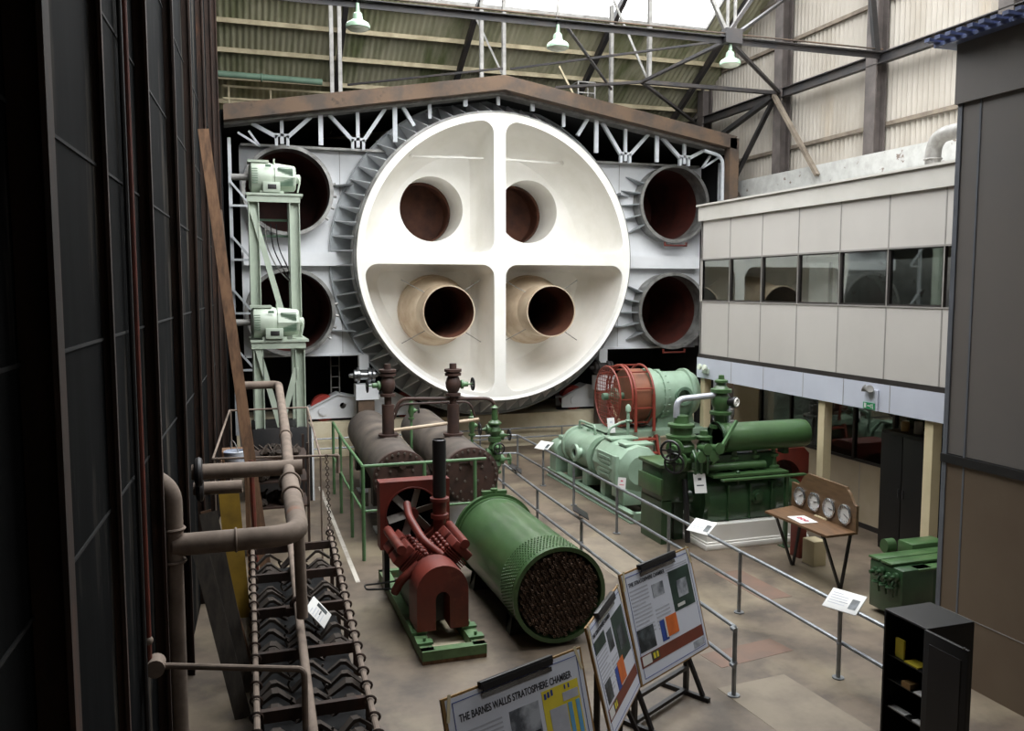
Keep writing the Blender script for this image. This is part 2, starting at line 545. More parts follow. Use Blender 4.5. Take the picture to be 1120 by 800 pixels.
# right wall : corrugated sheets above a whitewashed brick wall
m = MB()
pitch = 0.155
n = int(29.5 / pitch * 6)
A = []; B = []
for i in range(n + 1):
    y = -3.1 + 29.5 * i / n
    x = 14.56 + 0.032 * math.sin(2 * PI * y / pitch)
    A.append(m.bm.verts.new((x, y, 7.6)))
    B.append(m.bm.verts.new((x, y, (roof_z(y) + 0.04) if y > 6.7 else 9.7)))
for i in range(n):
    m.f([A[i], A[i + 1], B[i + 1], B[i]])
wr = S(m.build('wall_right', CORR, ang=60))
m = MB()
m.bx(14.1, 14.75, -3.1, 26.4, 0, 7.67)
S(m.build('wall_right_brick', BRICKW, smooth=False))
for z, hh in ((8.36, 0.09), (11.18, 0.09), (12.35, 0.09)):
    m = MB()
    lim = 26.2 if z < 9 else (16.6 + (15.38 - z) / SL - 0.1)
    m.bx(14.46, 14.54, 33.2 - lim if z > 9 else -3, lim, z - hh / 2, z + hh / 2)
    m.build('wall_rail', RAILWD, wr, smooth=False)
for y in (5.9, 9.5, 13.05, 16.65, 20.2, 24.2):
    m = MB()
    zt = roof_z(y) - 0.1 if y > 6.7 else 9.6
    m.bx(14.12, 14.16, y - 0.17, y + 0.17, 7.67, zt)
    m.bx(14.4, 14.44, y - 0.17, y + 0.17, 7.67, zt)
    m.bx(14.16, 14.4, y - 0.02, y + 0.02, 7.67, zt)
    m.build('wall_column', COLST, wr, smooth=False)
m = MB()
m.ibeam((14.2, -3, 9.78), (14.2, 26.0, 9.78), 0.16, 0.24)
m.build('wall_beam', STEELD, wr, smooth=False)

# closing walls
m = MB()
m.bx(-2.2, 14.75, 26.32, 26.5, 0, 9.0)
m.mi = 1
m.bx(-2.2, 14.75, 26.2, 26.5, 9.0, 9.62)
S(m.build('wall_back', [VOID, CONC], smooth=False))  # black below the strip paints in the dark behind the chamber
m = MB()
m.bx(-2.2, 14.75, -3.3, -3.1, 0, 9.7)
S(m.build('wall_front', GPANEL, smooth=False))
m = MB()
m.bx(-2.3, -2.2, -3.3, 26.5, 0, 15.3)
S(m.build('wall_outer', VOID, smooth=False))

# raised concrete plinth under the chamber
m = MB()
m.bx(0.1, 13.7, 23.5, 26.3, 0, 0.95)
S(m.build('trim_plinth', CONC, smooth=False))

# ---------------------------------------------------------------- two storey office on the right
OX = 10.5
OY0, OY1 = 10.25, 17.85
MUL = [17.8, 16.6, 15.4, 14.2, 13.0, 11.8, 10.6]
m = MB()
m.bx(OX, OX + 0.1, OY0, OY1, 3.06, 4.29)
m.bx(OX, OX + 0.1, OY0, OY1, 5.26, 6.14)
m.bx(OX, 13.45, OY1 - 0.1, OY1, 3.06, 6.14)
m.bx(OX, 13.45, OY0, OY0 + 0.08, 3.06, 6.14)
m.bx(13.37, 13.45, OY0, OY1, 3.06, 4.1)
m.bx(13.37, 13.45, OY0, OY1, 5.2, 6.14)
ow = S(m.build('wall_office', PANEL, smooth=False))
m = MB()
for y in MUL:
    m.bx(OX - 0.006, OX, y - 0.012, y + 0.012, 3.06, 6.14)
m.bx(OX - 0.012, OX, OY0, OY1, 5.24, 5.27)
m.bx(OX - 0.012, OX, OY0, OY1, 4.275, 4.3)
m.build('panel_joint', JOINT, ow, smooth=False)
m = MB()
m.bx(OX - 0.05, 13.5, OY0, OY1 + 0.05, 6.14, 6.48)
m.bx(OX - 0.09, 13.54, OY0, OY1 + 0.09, 6.48, 6.52)
m.build('parapet', PARA, ow, smooth=False)
m = MB()
m.bx(OX - 0.02, OX + 0.1, OY0, OY1, 2.97, 3.06)
m.build('dark_band', FRAMED, ow, smooth=False)
m = MB()
m.bx(OX - 0.03, OX + 0.1, OY0, OY1 + 0.02, 2.5, 2.97)
m.bx(OX + 0.1, 13.45, OY1 - 0.1, OY1 + 0.02, 2.5, 2.97)
fa = m.build('fascia', FASC, ow, smooth=False)
m = MB()
for y in (16.4, 15.2, 13.9, 12.75, 11.6):
    m.bx(OX - 0.034, OX - 0.03, y - 0.006, y + 0.006, 2.5, 2.97)
m.build('panel_joint', JOINT, fa, smooth=False)
m = MB()
m.bx(OX + 0.1, 13.4, OY0, OY1 - 0.1, 2.55, 2.96)
m.build('floor_slab', CREAM, ow, smooth=False)
m = MB()
m.bx(OX + 0.1, 13.4, OY0, OY1 - 0.1, 5.4, 5.5)
m.build('office_ceiling', M('office_ceiling_paint', '8f9184', 0.8), ow, smooth=False)
for k in range(6):
    ya, yb = MUL[k + 1] + 0.02, MUL[k] - 0.02
    m = MB()
    m.bx(OX + 0.005, OX + 0.07, ya - 0.02, ya + 0.015, 4.29, 5.26)
    m.bx(OX + 0.005, OX + 0.07, yb - 0.03, yb + 0.02, 4.29, 5.26)
    m.bx(OX + 0.005, OX + 0.07, ya + 0.015, yb - 0.03, 4.29, 4.33)
    m.bx(OX + 0.005, OX + 0.07, ya + 0.015, yb - 0.03, 5.22, 5.26)
    wn = S(m.build('window_%d' % (k + 1), FRAMED, smooth=False))
    m = MB()
    m.bx(OX + 0.03, OX + 0.036, ya + 0.015, yb - 0.03, 4.33, 5.22)
    m.build('pane', REFL, wn, smooth=False)
m = MB()
for y in (16.9, 15.0, 13.2, 11.6):
    m.bx(13.38, 13.44, y - 0.04, y + 0.04, 4.1, 5.2)
m.build('rear_mullion', FRAMED, ow, smooth=False)
# ground floor : cream columns and set back glazed screen
for k, y in enumerate((17.68, 13.4, 10.78)):
    m = MB()
    m.bx(OX + 0.02, OX + 0.2, y - 0.09, y + 0.09, 0, 2.52, 0.008)
    S(m.build('column', CREAM, smooth=False))
GX = 11.45
m = MB()
m.bx(GX, GX + 0.08, 10.6, 17.8, 0.1, 1.27)
m.bx(GX, GX + 0.08, 10.6, 17.8, 2.35, 2.6)
m.bx(GX - 0.02, GX + 0.08, 16.75, 17.05, 0.1, 2.5)
m.bx(GX, GX + 0.08, 17.05, 17.8, 0.1, 2.5)
gs = S(m.build('wall_glazed_screen', M('screen_panel', 'a3947e', 0.6, 0, '97886f', 1.0), smooth=False))
m = MB()
m.bx(GX - 0.01, GX + 0.08, 10.6, 17.8, 0, 0.1)
m.build('skirting', FRAMED, gs, smooth=False)
m = MB()
for y in (16.7, 15.6, 14.6, 13.6, 12.55, 11.5, 10.65):
    m.bx(GX - 0.01, GX + 0.06, y - 0.03, y + 0.03, 1.27, 2.35)
m.bx(GX - 0.01, GX + 0.06, 10.65, 16.7, 1.26, 1.31)
m.build('glazing_frame', FRAMED, gs, smooth=False)
m = MB()
m.bx(GX + 0.03, GX + 0.036, 10.65, 16.7, 1.3, 2.35)
m.build('pane', DGLASS, gs, smooth=False)
m = MB()
for y in (11.5, 12.5, 13.4, 14.4, 15.4):
    m.bx(GX - 0.004, GX, y - 0.006, y + 0.006, 0.1, 1.26)
m.build('panel_joint', JOINT, gs, smooth=False)
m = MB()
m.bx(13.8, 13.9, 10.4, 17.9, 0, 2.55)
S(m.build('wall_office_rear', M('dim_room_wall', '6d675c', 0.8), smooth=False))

# ---------------------------------------------------------------- grey panelled cabin wall at the near right
PX, PE = 8.0, 7.95
m = MB()
m.bx(PX, PX + 0.15, 2.5, PE, 2.66, 6.69)
m.bx(PX + 0.15, 13.5, PE - 0.15, PE, 0, 7.3)
pw = S(m.build('wall_cabin', GPANEL, smooth=False))
m = MB(); m.bx(PX - 0.04, PX + 0.15, 2.5, PE + 0.04, 6.69, 7.36); m.build('top_panel', GPANEL, pw, smooth=False)
m = MB(); m.bx(PX - 0.004, PX + 0.15, 2.5, PE, 0.0, 2.58); m.build('lower_panel', TPANEL, pw, smooth=False)
m = MB(); m.bx(PX - 0.008, PX, 2.5, PE, 0.79, 0.8); m.build('panel_joint', JOINT, pw, smooth=False)
m = MB(); m.bx(PX - 0.03, PX + 0.1, 2.5, PE + 0.025, 2.55, 2.65); m.build('dado_strip', STEELB, pw, smooth=False)
m = MB(); m.bx(PX - 0.015, PX + 0.02, PE - 0.05, PE + 0.015, 0, 6.69); m.build('corner_trim', M('corner_trim_paint', '6a6d74', 0.5), pw, smooth=False)
m = MB(); m.bx(PX - 0.008, PX + 0.01, PE - 0.31, PE - 0.285, 0, 6.69); m.build('cover_strip', bpy.data.materials['corner_trim_paint'], pw, smooth=False)
for k in range(18):
    y = PE + 0.2 - k * 0.15
    m = MB(); m.bx(PX - 0.32, PX + 0.9, y - 0.038, y + 0.038, 7.405, 7.445)
    m.build('roof_slat', BLUEST, pw, smooth=False)
m = MB()
m.bx(PX - 0.18, PX + 0.9, 5.0, PE + 0.24, 7.36, 7.405)
m.build('roof_sheet', BLUEST, pw, smooth=False)

# ================================================================ THE ALTITUDE CHAMBER
CX, CZ, FY, BY = 6.86, 5.37, 21.9, 23.2
ch = thing('altitude_chamber', 'huge round white chamber door with four ducts at the far end', 'test chamber', (CX, BY, CZ))
def sector(a, R, c, na=7, nb=36):
    """quarter sector of radius R kept a away from both axes, corners rounded by c"""
    k = a + c
    rr = R - c
    b = math.sqrt(rr * rr - k * k)
    ang = math.atan2(k, b)
    P = []
    for i in range(na):
        t = PI + (PI / 2) * i / (na - 1)
        P.append((k + c * math.cos(t), k + c * math.sin(t)))
    for i in range(na):
        t = -PI / 2 + (PI / 2 + ang) * i / (na - 1)
        P.append((b + c * math.cos(t), k + c * math.sin(t)))
    for i in range(1, nb):
        t = ang + (PI / 2 - 2 * ang) * i / nb
        P.append((R * math.cos(t), R * math.sin(t)))
    for i in range(na):
        t = PI / 2 - ang + (PI / 2 + ang) * i / (na - 1)
        P.append((k + c * math.cos(t), b + c * math.sin(t)))
    return P
QUAD = ((1, 1), (-1, 1), (-1, -1), (1, -1))
def mir(P, sx, sz):
    Q = [(x * sx, z * sz) for x, z in P]
    return Q if sx * sz > 0 else Q[::-1]
RI = 3.6
m = MB()
m.prism(circ(0, 0, 3.72, 128), (CX, FY + 0.03, CZ), X_, Z_, 0.03, [mir(sector(0.16, RI, 0.32), sx, sz) for sx, sz in QUAD])
m.build('door_cross_flange', WHITEP, ch)
DEP = 1.85
HO, HR = 1.42, 0.9
for sx, sz in QUAD:
    m = MB()
    prev = None
    K = 14
    for i in range(K + 1):
        t = i / K
        y = FY + DEP * t
        si = 0.55 * (1 - math.sqrt(max(0, 1 - t ** 2.2)))
        wi = 0.0 if t < 0.78 else 0.15 * (1 - math.sqrt(1 - ((t - 0.78) / 0.22) ** 2))
        P = [(x * sx, z * sz) for x, z in sector(0.16 + wi, RI - si, 0.32)]
        ring = [m.bm.verts.new((CX + x, y, CZ + z)) for x, z in P]
        if prev:
            for j in range(len(ring)):
                q = (j + 1) % len(ring)
                m.f([prev[j], prev[q], ring[q], ring[j]])
        prev = ring
        lastP = P
    m.prism(lastP if sx * sz > 0 else lastP[::-1], (CX, FY + DEP + 0.02, CZ), X_, Z_, 0.02, [circ(sx * HO, sz * HO, HR, 40)])
    m.build('door_dish', WHITEP, ch, ang=50)
# outer rim
m = MB()
m.lathe([(3.7, 0.0), (3.78, -0.03), (3.78, 1.3), (3.74, 1.3), (3.7, 0.1), (3.7, 0.0)], (CX, FY, CZ), Y_, 128)
m.build('door_rim', WHITEP, ch)
m = MB()
m.torus((CX, FY + 0.03, CZ), Y_, 3.8, 0.028, 128, 8)
m.torus((CX, FY + 0.16, CZ), Y_, 3.83, 0.03, 128, 8)
m.lathe([(3.76, 0.05), (3.84, 0.05), (3.84, 0.2), (3.76, 0.2)], (CX, FY, CZ), Y_, 128)
m.build('rim_band', GREYRIM, ch)
# gussets all round the rim
m = MB()
m.prism([(-1.1, 0.1), (-0.08, 0.5), (-0.08, -0.02), (-1.1, -0.02)], (-0.014, 0, 3.78), Y_, Z_, 0.028)
r0 = m.build('rim_gusset', WHITEB, ch, local=True, smooth=False)
NR = 68
ribmesh = r0.data
for v_ in ribmesh.vertices:
    pass
for i in range(NR):
    o = r0 if i == 0 else r0.copy()
    if i:
        COL.objects.link(o)
        o.parent = ch
    o.rotation_euler = (0, 2 * PI * (i + 0.5) / NR, 0)
m = MB()
m.lathe([(3.74, 1.22), (4.28, 1.22), (4.31, 1.16), (4.33, 1.16), (4.33, 1.27), (3.74, 1.27), (3.74, 1.22)], (CX, FY, CZ), Y_, 128)
m.build('rear_flange', GREYFIN, ch)
# bulkhead plate behind the door
HOLES = [(1.5, 7.05), (1.5, 3.98), (12.46, 7.05), (12.46, 3.92)]
m = MB()
for sx in (-1, 1):                # two side plates notched round the door
    xo = 0.34 if sx < 0 else 13.62
    R_ = 3.76
    a1, a2 = math.asin((8.2 - CZ) / R_), math.asin((2.84 - CZ) / R_)
    arc = [(CX + sx * R_ * math.cos(a1 + (a2 - a1) * k / 40), CZ + R_ * math.sin(a1 + (a2 - a1) * k / 40)) for k in range(41)]
    m = MB()
    m.prism(arc + [(xo, 2.84), (xo, 8.2)], (0, BY + 0.06, 0), X_, Z_, 0.06, [circ(x, z, 1.1, 40) for x, z in HOLES if (x - CX) * sx > 0])
    m.build('bulkhead', WHITEB, ch, smooth=False)
m = MB()
for (xa, xb) in ((0.38, 4.6), (9.1, 13.44)):
    m = MB()
    m.bx(xa, xb, BY - 0.22, BY + 0.1, 8.16, 8.22)
    m.build('top_edge_flange', GREYRIM, ch, smooth=False)
for (xa, xb) in ((0.38, 3.3), (10.4, 13.44)):
    m = MB()
    m.bx(xa, xb, BY - 0.3, BY, 5.17, 5.53)
    m.build('waist_girder', WHITEB, ch, smooth=False)
m = MB()
m.bx(0.38, 4.2, BY - 0.12, BY + 0.1, 2.8, 2.86)
m.build('bottom_edge_flange', WHITEB, ch, smooth=False)
m = MB()
m.bx(9.5, 13.44, BY - 0.12, BY + 0.1, 2.8, 2.86)
m.build('bottom_edge_flange', WHITEB, ch, smooth=False)
# curved stiffener shelves either side and thin plate seams
for sx in (-1, 1):
    for z0 in (7.25, 3.45):
        m = MB()
        xa = CX + sx * 3.75; xb = CX + sx * 4.3
        pts = [(xa, BY - 0.75), (xa, BY), (xb, BY), (xb, BY - 0.12)] + [(xb + (xa - xb) * t, BY - 0.12 - 0.2 * math.sin(PI * t * 0.5) ** 2 - 0.43 * t ** 3) for t in (0.2, 0.4, 0.6, 0.8)]
        if sx < 0:
            pts = pts[::-1]
        m.prism(pts, (0, 0, z0), X_, Y_, 0.03)
        m.build('stiffener_shelf', GREYFIN, ch, smooth=False)
for x in (2.85, 10.9):
    m = MB()
    m.bx(x, x + 0.012, BY - 0.008, BY, 2.86, 5.15); m.bx(x, x + 0.012, BY - 0.008, BY, 5.15, 8.16)
    m.build('plate_joint', JOINT, ch, smooth=False)
# four round access tubes through the bulkhead
for (x, z) in HOLES:
    m = MB()
    m.lathe([(1.04, 0), (1.13, 0), (1.13, 0.08), (1.1, 0.1), (1.1, 0.6), (1.04, 0.6), (1.04, 0)], (x, BY - 0.55, z), Y_, 48)
    at_ = m.build('access_tube', GREYRIM, ch)
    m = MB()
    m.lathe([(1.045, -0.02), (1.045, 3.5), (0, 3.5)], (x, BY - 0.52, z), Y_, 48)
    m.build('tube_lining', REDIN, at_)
    if x > 6:
        for a in (150, 166, 182, 198, 214):
            g = MB()
            ca, sa = math.cos(math.radians(a)), math.sin(math.radians(a))
            g.prism([(0, 1.1), (0.5, 1.1), (0.5, 1.55), (0.4, 1.5)], V((x, BY - 0.5, z)) - V((-sa, 0, ca)) * 0.012, Y_, (ca, 0, sa), -0.024)
            g.build('tube_gusset', GREYFIN, at_, smooth=False)
    else:
        for a in (-35, -20, -5, 10):
            g = MB()
            ca, sa = math.cos(math.radians(a)), math.sin(math.radians(a))
            g.cyl((x + 1.13 * ca, BY - 0.42, z + 1.13 * sa), (x + 1.22 * ca, BY - 0.42, z + 1.22 * sa), 0.035, n=8)
            g.build('tube_bolt', GREYRIM, at_)
for (x, z) in HOLES[2:]:
    m = MB()
    m.tube([(x - 0.35, BY - 0.6, z - 1.12), (x - 0.35, BY - 0.6, z - 1.22), (x + 0.35, BY - 0.6, z - 1.22), (x + 0.35, BY - 0.6, z - 1.12)], 0.035, 8)
    m.build('tube_handle', RED, ch)
# ducts : two open holes above, two stub pipes below
for sx in (-1, 1):
    m = MB()
    m.lathe([(HR, 0), (HR, 1.5)], (CX + sx * HO, FY + DEP + 0.01, CZ + HO), Y_, 48)
    d = m.build('duct_throat', WHITEP, ch)
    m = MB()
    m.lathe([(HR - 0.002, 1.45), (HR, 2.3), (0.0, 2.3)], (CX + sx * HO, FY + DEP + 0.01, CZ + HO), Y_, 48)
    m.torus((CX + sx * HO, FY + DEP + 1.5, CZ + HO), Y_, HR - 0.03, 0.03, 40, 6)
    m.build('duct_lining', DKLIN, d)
    m = MB()
    o = (CX + sx * HO, FY + DEP, CZ - HO + 0.02)
    m.lathe([(1.0, 0), (0.98, 0.35), (0.96, 0.36), (0.76, 1.15), (0.72, 1.2), (0.7, 1.95), (0.67, 1.95), (0.67, 1.2)], o, (0, -1, 0), 48)
    d = m.build('duct_pipe', CREAMDUCT, ch)
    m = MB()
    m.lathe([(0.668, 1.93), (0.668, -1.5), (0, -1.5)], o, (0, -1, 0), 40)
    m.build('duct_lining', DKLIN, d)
    for a in (45, 135, 225, 315):
        m = MB()
        ca, sa = math.cos(math.radians(a)), math.sin(math.radians(a))
        m.tube([(o[0] + 0.72 * ca, FY + 0.55, o[2] + 0.72 * sa), (o[0] + 1.55 * ca, FY + 0.75, o[2] + 1.2 * sa)], 0.012, 6)
        m.build('stay_rod', GREYST, d)
for sx in (-1, 1):
    m = MB()
    m.bar((CX + sx * 0.16, FY + 1.0, CZ + 2.75), (CX + sx * 2.15, FY + 1.05, CZ + 2.72), 0.05, 0.05)
    m.sph((CX + sx * 2.15, FY + 1.05, CZ + 2.72), 0.06)
    m.build('tie_bar', WHITEP, ch)

# ---------------------------------------------------------------- gable frame over the chamber
gf = thing('gable_frame', 'rusty brown gable beams with white lattice struts over the chamber', 'roof frame', (CX, 21.6, 0))
def gz(x):                      # underside of the brown beam
    return 9.66 - abs(x - CX) * (9.66 - 8.5) / 6.8
for sx in (-1, 1):
    m = MB()
    xe = CX + sx * 6.86
    m.prism([(CX, 9.66), (xe, gz(xe)), (xe, gz(xe) + 0.36), (CX, 10.02)][::-sx], (0, 21.75, 0), X_, Z_, 0.3)
    m.build('gable_beam', RUSTBEAM, gf, smooth=False)
    m = MB()
    m.prism([(CX, 9.6), (xe, gz(xe) - 0.06), (xe, gz(xe)), (CX, 9.66)][::-sx], (0, 22.2, 0), X_, Z_, 0.45)
    m.build('upper_chord', GREYST, gf, smooth=False)
    m = MB()
    m.tube([(xe - sx * 0.9, 21.7, gz(xe - sx * 0.9) - 0.2), (xe - sx * 0.3, 21.7, gz(xe - sx * 0.35) - 0.24), (xe - sx * 0.25, 21.7, 2.9)], 0.05, 8, 0.25)
    if sx > 0:
        m.build('edge_pipe', LATT, gf)
    else:
        m.bm.free()
m = MB()
m.bx(13.5, 13.78, 21.45, 21.75, 0, gz(13.7) + 0.3)
m.build('corner_post', RUSTBEAM, gf, smooth=False)
YL = 22.05
def clear(x, z, r=4.0):          # lowest height at x that stays outside the door rim
    d = abs(x - CX)
    return max(z, CZ + math.sqrt(r * r - d * d)) if d < r else z
for k in range(-3, 4):
    xc = CX + k * 1.84
    zb = 8.1
    zt = gz(xc) - 0.05
    z0 = clear(xc, zb)
    if zt - z0 > 0.12:
        m = MB(); m.bar((xc, YL, z0), (xc, YL, zt), 0.085, 0.08); m.build('strut', LATT, gf, smooth=False)
    for s in (-1, 1):
        xt = xc + s * 0.7
        p0, p1 = V((xc + s * 0.12, YL, zb + 0.15)), V((xt, YL, gz(xt) - 0.05))
        f = 0.0
        while f < 0.95 and clear((p0 + (p1 - p0) * f).x, 0) > (p0 + (p1 - p0) * f).z:
            f += 0.05
        if f < 0.8:
            m = MB(); m.bar(p0 + (p1 - p0) * f, p1, 0.1, 0.09); m.build('strut', LATT, gf, smooth=False)
    if clear(xc, zb) == zb:
        m = MB()
        m.bx(xc - 0.2, xc + 0.2, YL - 0.04, YL + 0.04, zb + 0.17, zb + 0.24)
        m.bx(xc - 0.17, xc - 0.1, YL - 0.05, YL + 0.05, zb - 0.05, zb + 0.2); m.bx(xc + 0.1, xc + 0.17, YL - 0.05, YL + 0.05, zb - 0.05, zb + 0.2)
        m.build('strut_bracket', LATT, gf, smooth=False)
    if k < 3:
        xm = xc + 0.92
        z0 = clear(xm, zb)
        if gz(xm) - z0 > 0.15:
            m = MB(); m.bar((xm, YL - 0.1, z0), (xm, YL - 0.1, gz(xm) - 0.05), 0.11, 0.07); m.build('strut', LATT, gf, smooth=False)
for sx in (-1, 1):
    for (xa, za, xb, zb) in ((6.55, 8.3, 6.05, 7.9), (6.3, 8.35, 6.05, 7.9)):
        m = MB()
        m.bar((CX + sx * xa, YL - 0.1, za), (CX + sx * xb, YL - 0.1, zb + 0.1), 0.08, 0.05)
        m.build('strut', LATT, gf, smooth=False)
    for z in (6.6, 5.3, 4.0, 2.6):
        m = MB()
        m.bar((CX + sx * 6.75, YL, z + 0.55), (CX + sx * 6.3, YL, z), 0.07, 0.05)
        m.bar((CX + sx * 6.75, YL, z - 0.02), (CX + sx * 6.3, YL, z - 0.02), 0.05, 0.05)
        m.build('strut', LATT, gf, smooth=False)
    m = MB()
    m.bar((CX + sx * 6.75, YL + 0.1, 0.95), (CX + sx * 6.75, YL + 0.1, 8.2), 0.08, 0.08)
    m.build('side_post', LATT, gf, smooth=False)
# housing round the chamber, black to paint in its unlit void
m = MB()
for sx in (-1, 1):
    xe = CX + sx * 6.95
    m.prism([(CX, 9.68), (xe, gz(xe) + 0.02), (xe, gz(xe) + 0.3), (CX, 9.96)][::-sx], (0, 26.2, 0), X_, Z_, 4.43)
    m.bx(CX + sx * 6.92, CX + sx * 7.0, 21.8, 26.3, 0, 8.75)
S(m.build('wall_chamber_housing', VOID, smooth=False))

# ---------------------------------------------------------------- things under the chamber
def make_bogie():
    t = thing('wheel_bogie', 'x', 'wheel truck', (0, 0, 0), local=True)
    for y in (0.0, 0.5):
        m = MB()
        m.prism([(0, 0.08), (1.3, 0.08), (1.3, 0.62), (0.78, 0.74), (0, 0.36)], (0, y + 0.04, 0), X_, Z_, 0.04, [circ(0.92, 0.42, 0.085, 20, True)])
        sp = m.build('side_plate', WHITEB, t, local=True, smooth=False)
        if y == 0:
            m = MB(); m.cyl((0.38, -0.02, 0.3), (0.38, -0.06, 0.3), 0.12, n=20); m.build('axle_cap', WHITEB, sp, local=True)
    m = MB()
    m.bar((0, 0.25, 0.37), (0.78, 0.25, 0.75), 0.6, 0.03); m.bar((0.78, 0.25, 0.75), (1.3, 0.25, 0.63), 0.6, 0.03)
    m.build('top_plate', WHITEB, t, local=True, smooth=False)
    m = MB()
    m.cyl((0.42, 0.1, 0.36), (0.42, 0.4, 0.36), 0.36, n=32)
    m.build('wheel', REDWH, t, local=True)
    m = MB()
    m.bx(-0.05, 1.3, 0.15, 0.35, 0.0, 0.04)
    m.build('rail', STEELD, t, local=True, smooth=False)
    return t
bog = make_bogie()
for i, (x, fl, lab) in enumerate(((1.98, 1, 'white wheel truck with a red wheel, leftmost under the chamber'),
                                  (5.05, -1, 'white wheel truck with a red wheel behind the brown valve riser'),
                                  (9.36, 1, 'white wheel truck with a red wheel just left of the red fan guard'))):
    b = bog if i == 0 else copy_tree(bog)
    b.location = (x, 23.72, 0.952)
    if fl < 0:
        b.rotation_euler = (0, 0, PI)
        b.location = (x, 24.3, 0.952)
    tag(b, lab, group='wheel trucks under the chamber')
for (x, lab, mat) in ((3.38, 'bright steel screw jack on a white block, left under the chamber', CHROME), (10.35, 'dark steel screw jack right under the chamber beside the red fan guard', STEELD)):
    t = thing('screw_jack', lab, 'jack', (x, 23.05, 0), group='screw jacks under the bulkhead')
    m = MB()
    m.lathe([(0, -0.42), (0.05, -0.4), (0.07, -0.3), (0.16, -0.27), (0.17, -0.2), (0.22, -0.2), (0.22, -0.13), (0.13, -0.1), (0.13, 0.08), (0.21, 0.1), (0.21, 0.17), (0.16, 0.19), (0.19, 0.22), (0.19, 0.28), (0.08, 0.3), (0.05, 0.38), (0, 0.4)], (x, 23.0, 2.27), X_, 24)
    m.build('screw_body', mat, t)
    m = MB(); m.bx(x - 0.13, x + 0.13, 22.95, 23.2, 2.42, 2.82); m.build('hanger', WHITEB, t, smooth=False)
    m = MB(); m.bx(x - 0.25, x + 0.36, 22.8, 23.2, 1.62, 2.04, 0.01); m.build('block', WHITEB, t, smooth=False)
    m = MB(); m.bx(x - 0.18, x + 0.25, 22.85, 23.2, 0, 1.62); m.build('pedestal', RUSTBEAM, t, smooth=False)
t = thing('ladder', 'short grey ladder hanging in the dark under the left of the chamber', 'ladder', (2.75, 24.0, 1.7))
for x in (2.62, 2.85):
    m = MB(); m.bx(x - 0.015, x + 0.015, 23.98, 24.02, 1.7, 2.84); m.build('stile', GREYST, t, smooth=False)
for z in (1.85, 2.15, 2.45, 2.72):
    m = MB(); m.cyl((2.62, 24, z), (2.85, 24, z), 0.014, n=8); m.build('rung', GREYST, t)
t = thing('plinth_rail', 'two low horizontal pipes along the face of the concrete plinth', 'rail', (8, 23.3, 0))
for z in (0.28, 0.55):
    m = MB(); m.tube([(1.7, 23.3, z), (11.5, 23.3, z)], 0.022, 8); m.build('rail_pipe', GALV, t)
for x in (1.7, 4.2, 6.7, 9.2, 11.5):
    m = MB(); m.cyl((x, 23.3, 0), (x, 23.3, 0.57), 0.022, n=8); m.build('post', GALV, t)

# ================================================================ ROOF STEELWORK
def member(name, p0, p1, w, h, mat, label, group=None):
    m = MB(); m.bar(p0, p1, w, h)
    return tag(m.build(name, mat, smooth=False), label, 'roof steel', group)
rt = thing('roof_truss', 'dark steel tie beam crossing the hall above the lamps', 'roof truss', (7, 16.4, 9.8))
m = MB()
m.bar((-0.2, 16.4, 9.86), (14.2, 16.4, 9.9), 0.13, 0.015); m.bar((-0.2, 16.46, 9.8), (14.2, 16.46, 9.84), 0.015, 0.12)
m.build('bottom_chord', STEELD, rt, smooth=False)
m = MB(); m.bar((-0.2, 16.38, 9.93), (14.2, 16.38, 9.97), 0.05, 0.02); m.build('chord_flange', RUSTBEAM, rt, smooth=False)
for (x, w_) in ((2.35, 0.06), (6.35, 0.06), (10.2, 0.05), (10.38, 0.05)):
    m = MB(); m.bar((x, 16.42, 9.9), (x, 16.42, 15.2), w_, 0.05); m.build('hanger', GREYST, rt, smooth=False)
for (xa, xb) in ((10.2, 7.6), (10.2, 13.6), (2.35, 5.2)):
    m = MB(); m.bar((xa, 16.42, 9.95), (xb, 16.42, 14.6), 0.09, 0.07); m.build('diagonal', GREYST if xb < 9 and xa > 9 else STEELD, rt, smooth=False)
m = MB()
m.bx(10.1, 10.5, 16.3, 16.5, 9.76, 10.06)
m.build('gusset_plate', STEELD, rt, smooth=False)
wb = thing('wind_bracing', 'dark flat bracing bars spreading from one node to the right wall columns', 'roof bracing', (10.1, 20.2, 9.8))
N2, N3 = V((10.25, 16.45, 9.85)), V((10.1, 20.2, 9.8))
for (a, b, w_, mt) in ((N3, (14.2, 20.2, 9.8), 0.13, STEELD), (N2, (14.2, 20.2, 9.8), 0.09, STEELD), (N2, N3, 0.09, STEELD), (N3, (13.9, 24.2, 9.75), 0.09, STEELD),
                       (N3, (8.35, 21.7, 9.86), 0.09, STEELD), (N2, (6.6, 20.2, 9.85), 0.06, STEELD), ((6.5, 16.45, 9.85), (9.9, 21.6, 9.9), 0.06, STEELD), ((6.4, 20.2, 9.85), (3.0, 22.4, 9.7), 0.06, STEELD), (N2, (14.1, 19.6, 12.2), 0.09, STEELD),
                       ((14.0, 20.2, 9.75), (14.02, 18.3, 7.4), 0.12, RAILWD), ((14.05, 20.2, 9.7), (14.0, 22.4, 7.3), 0.12, STEELB), ((14.0, 20.2, 9.7), (13.75, 22.9, 8.9), 0.16, STEELB), ((14.05, 16.4, 9.9), (13.6, 16.4, 12.8), 0.14, STEELB)):
    m = MB(); m.bar(a, b, w_, w_ * 0.7); m.build('brace', mt, wb, smooth=False)
ROOFPOSTS = [(2.55, 21.9, 9.2), (2.75, 21.9, 9.25), (6.35, 21.85, 9.95), (6.95, 21.85, 10.0), (10.3, 20.2, 9.85), (10.0, 21.85, 9.5)]
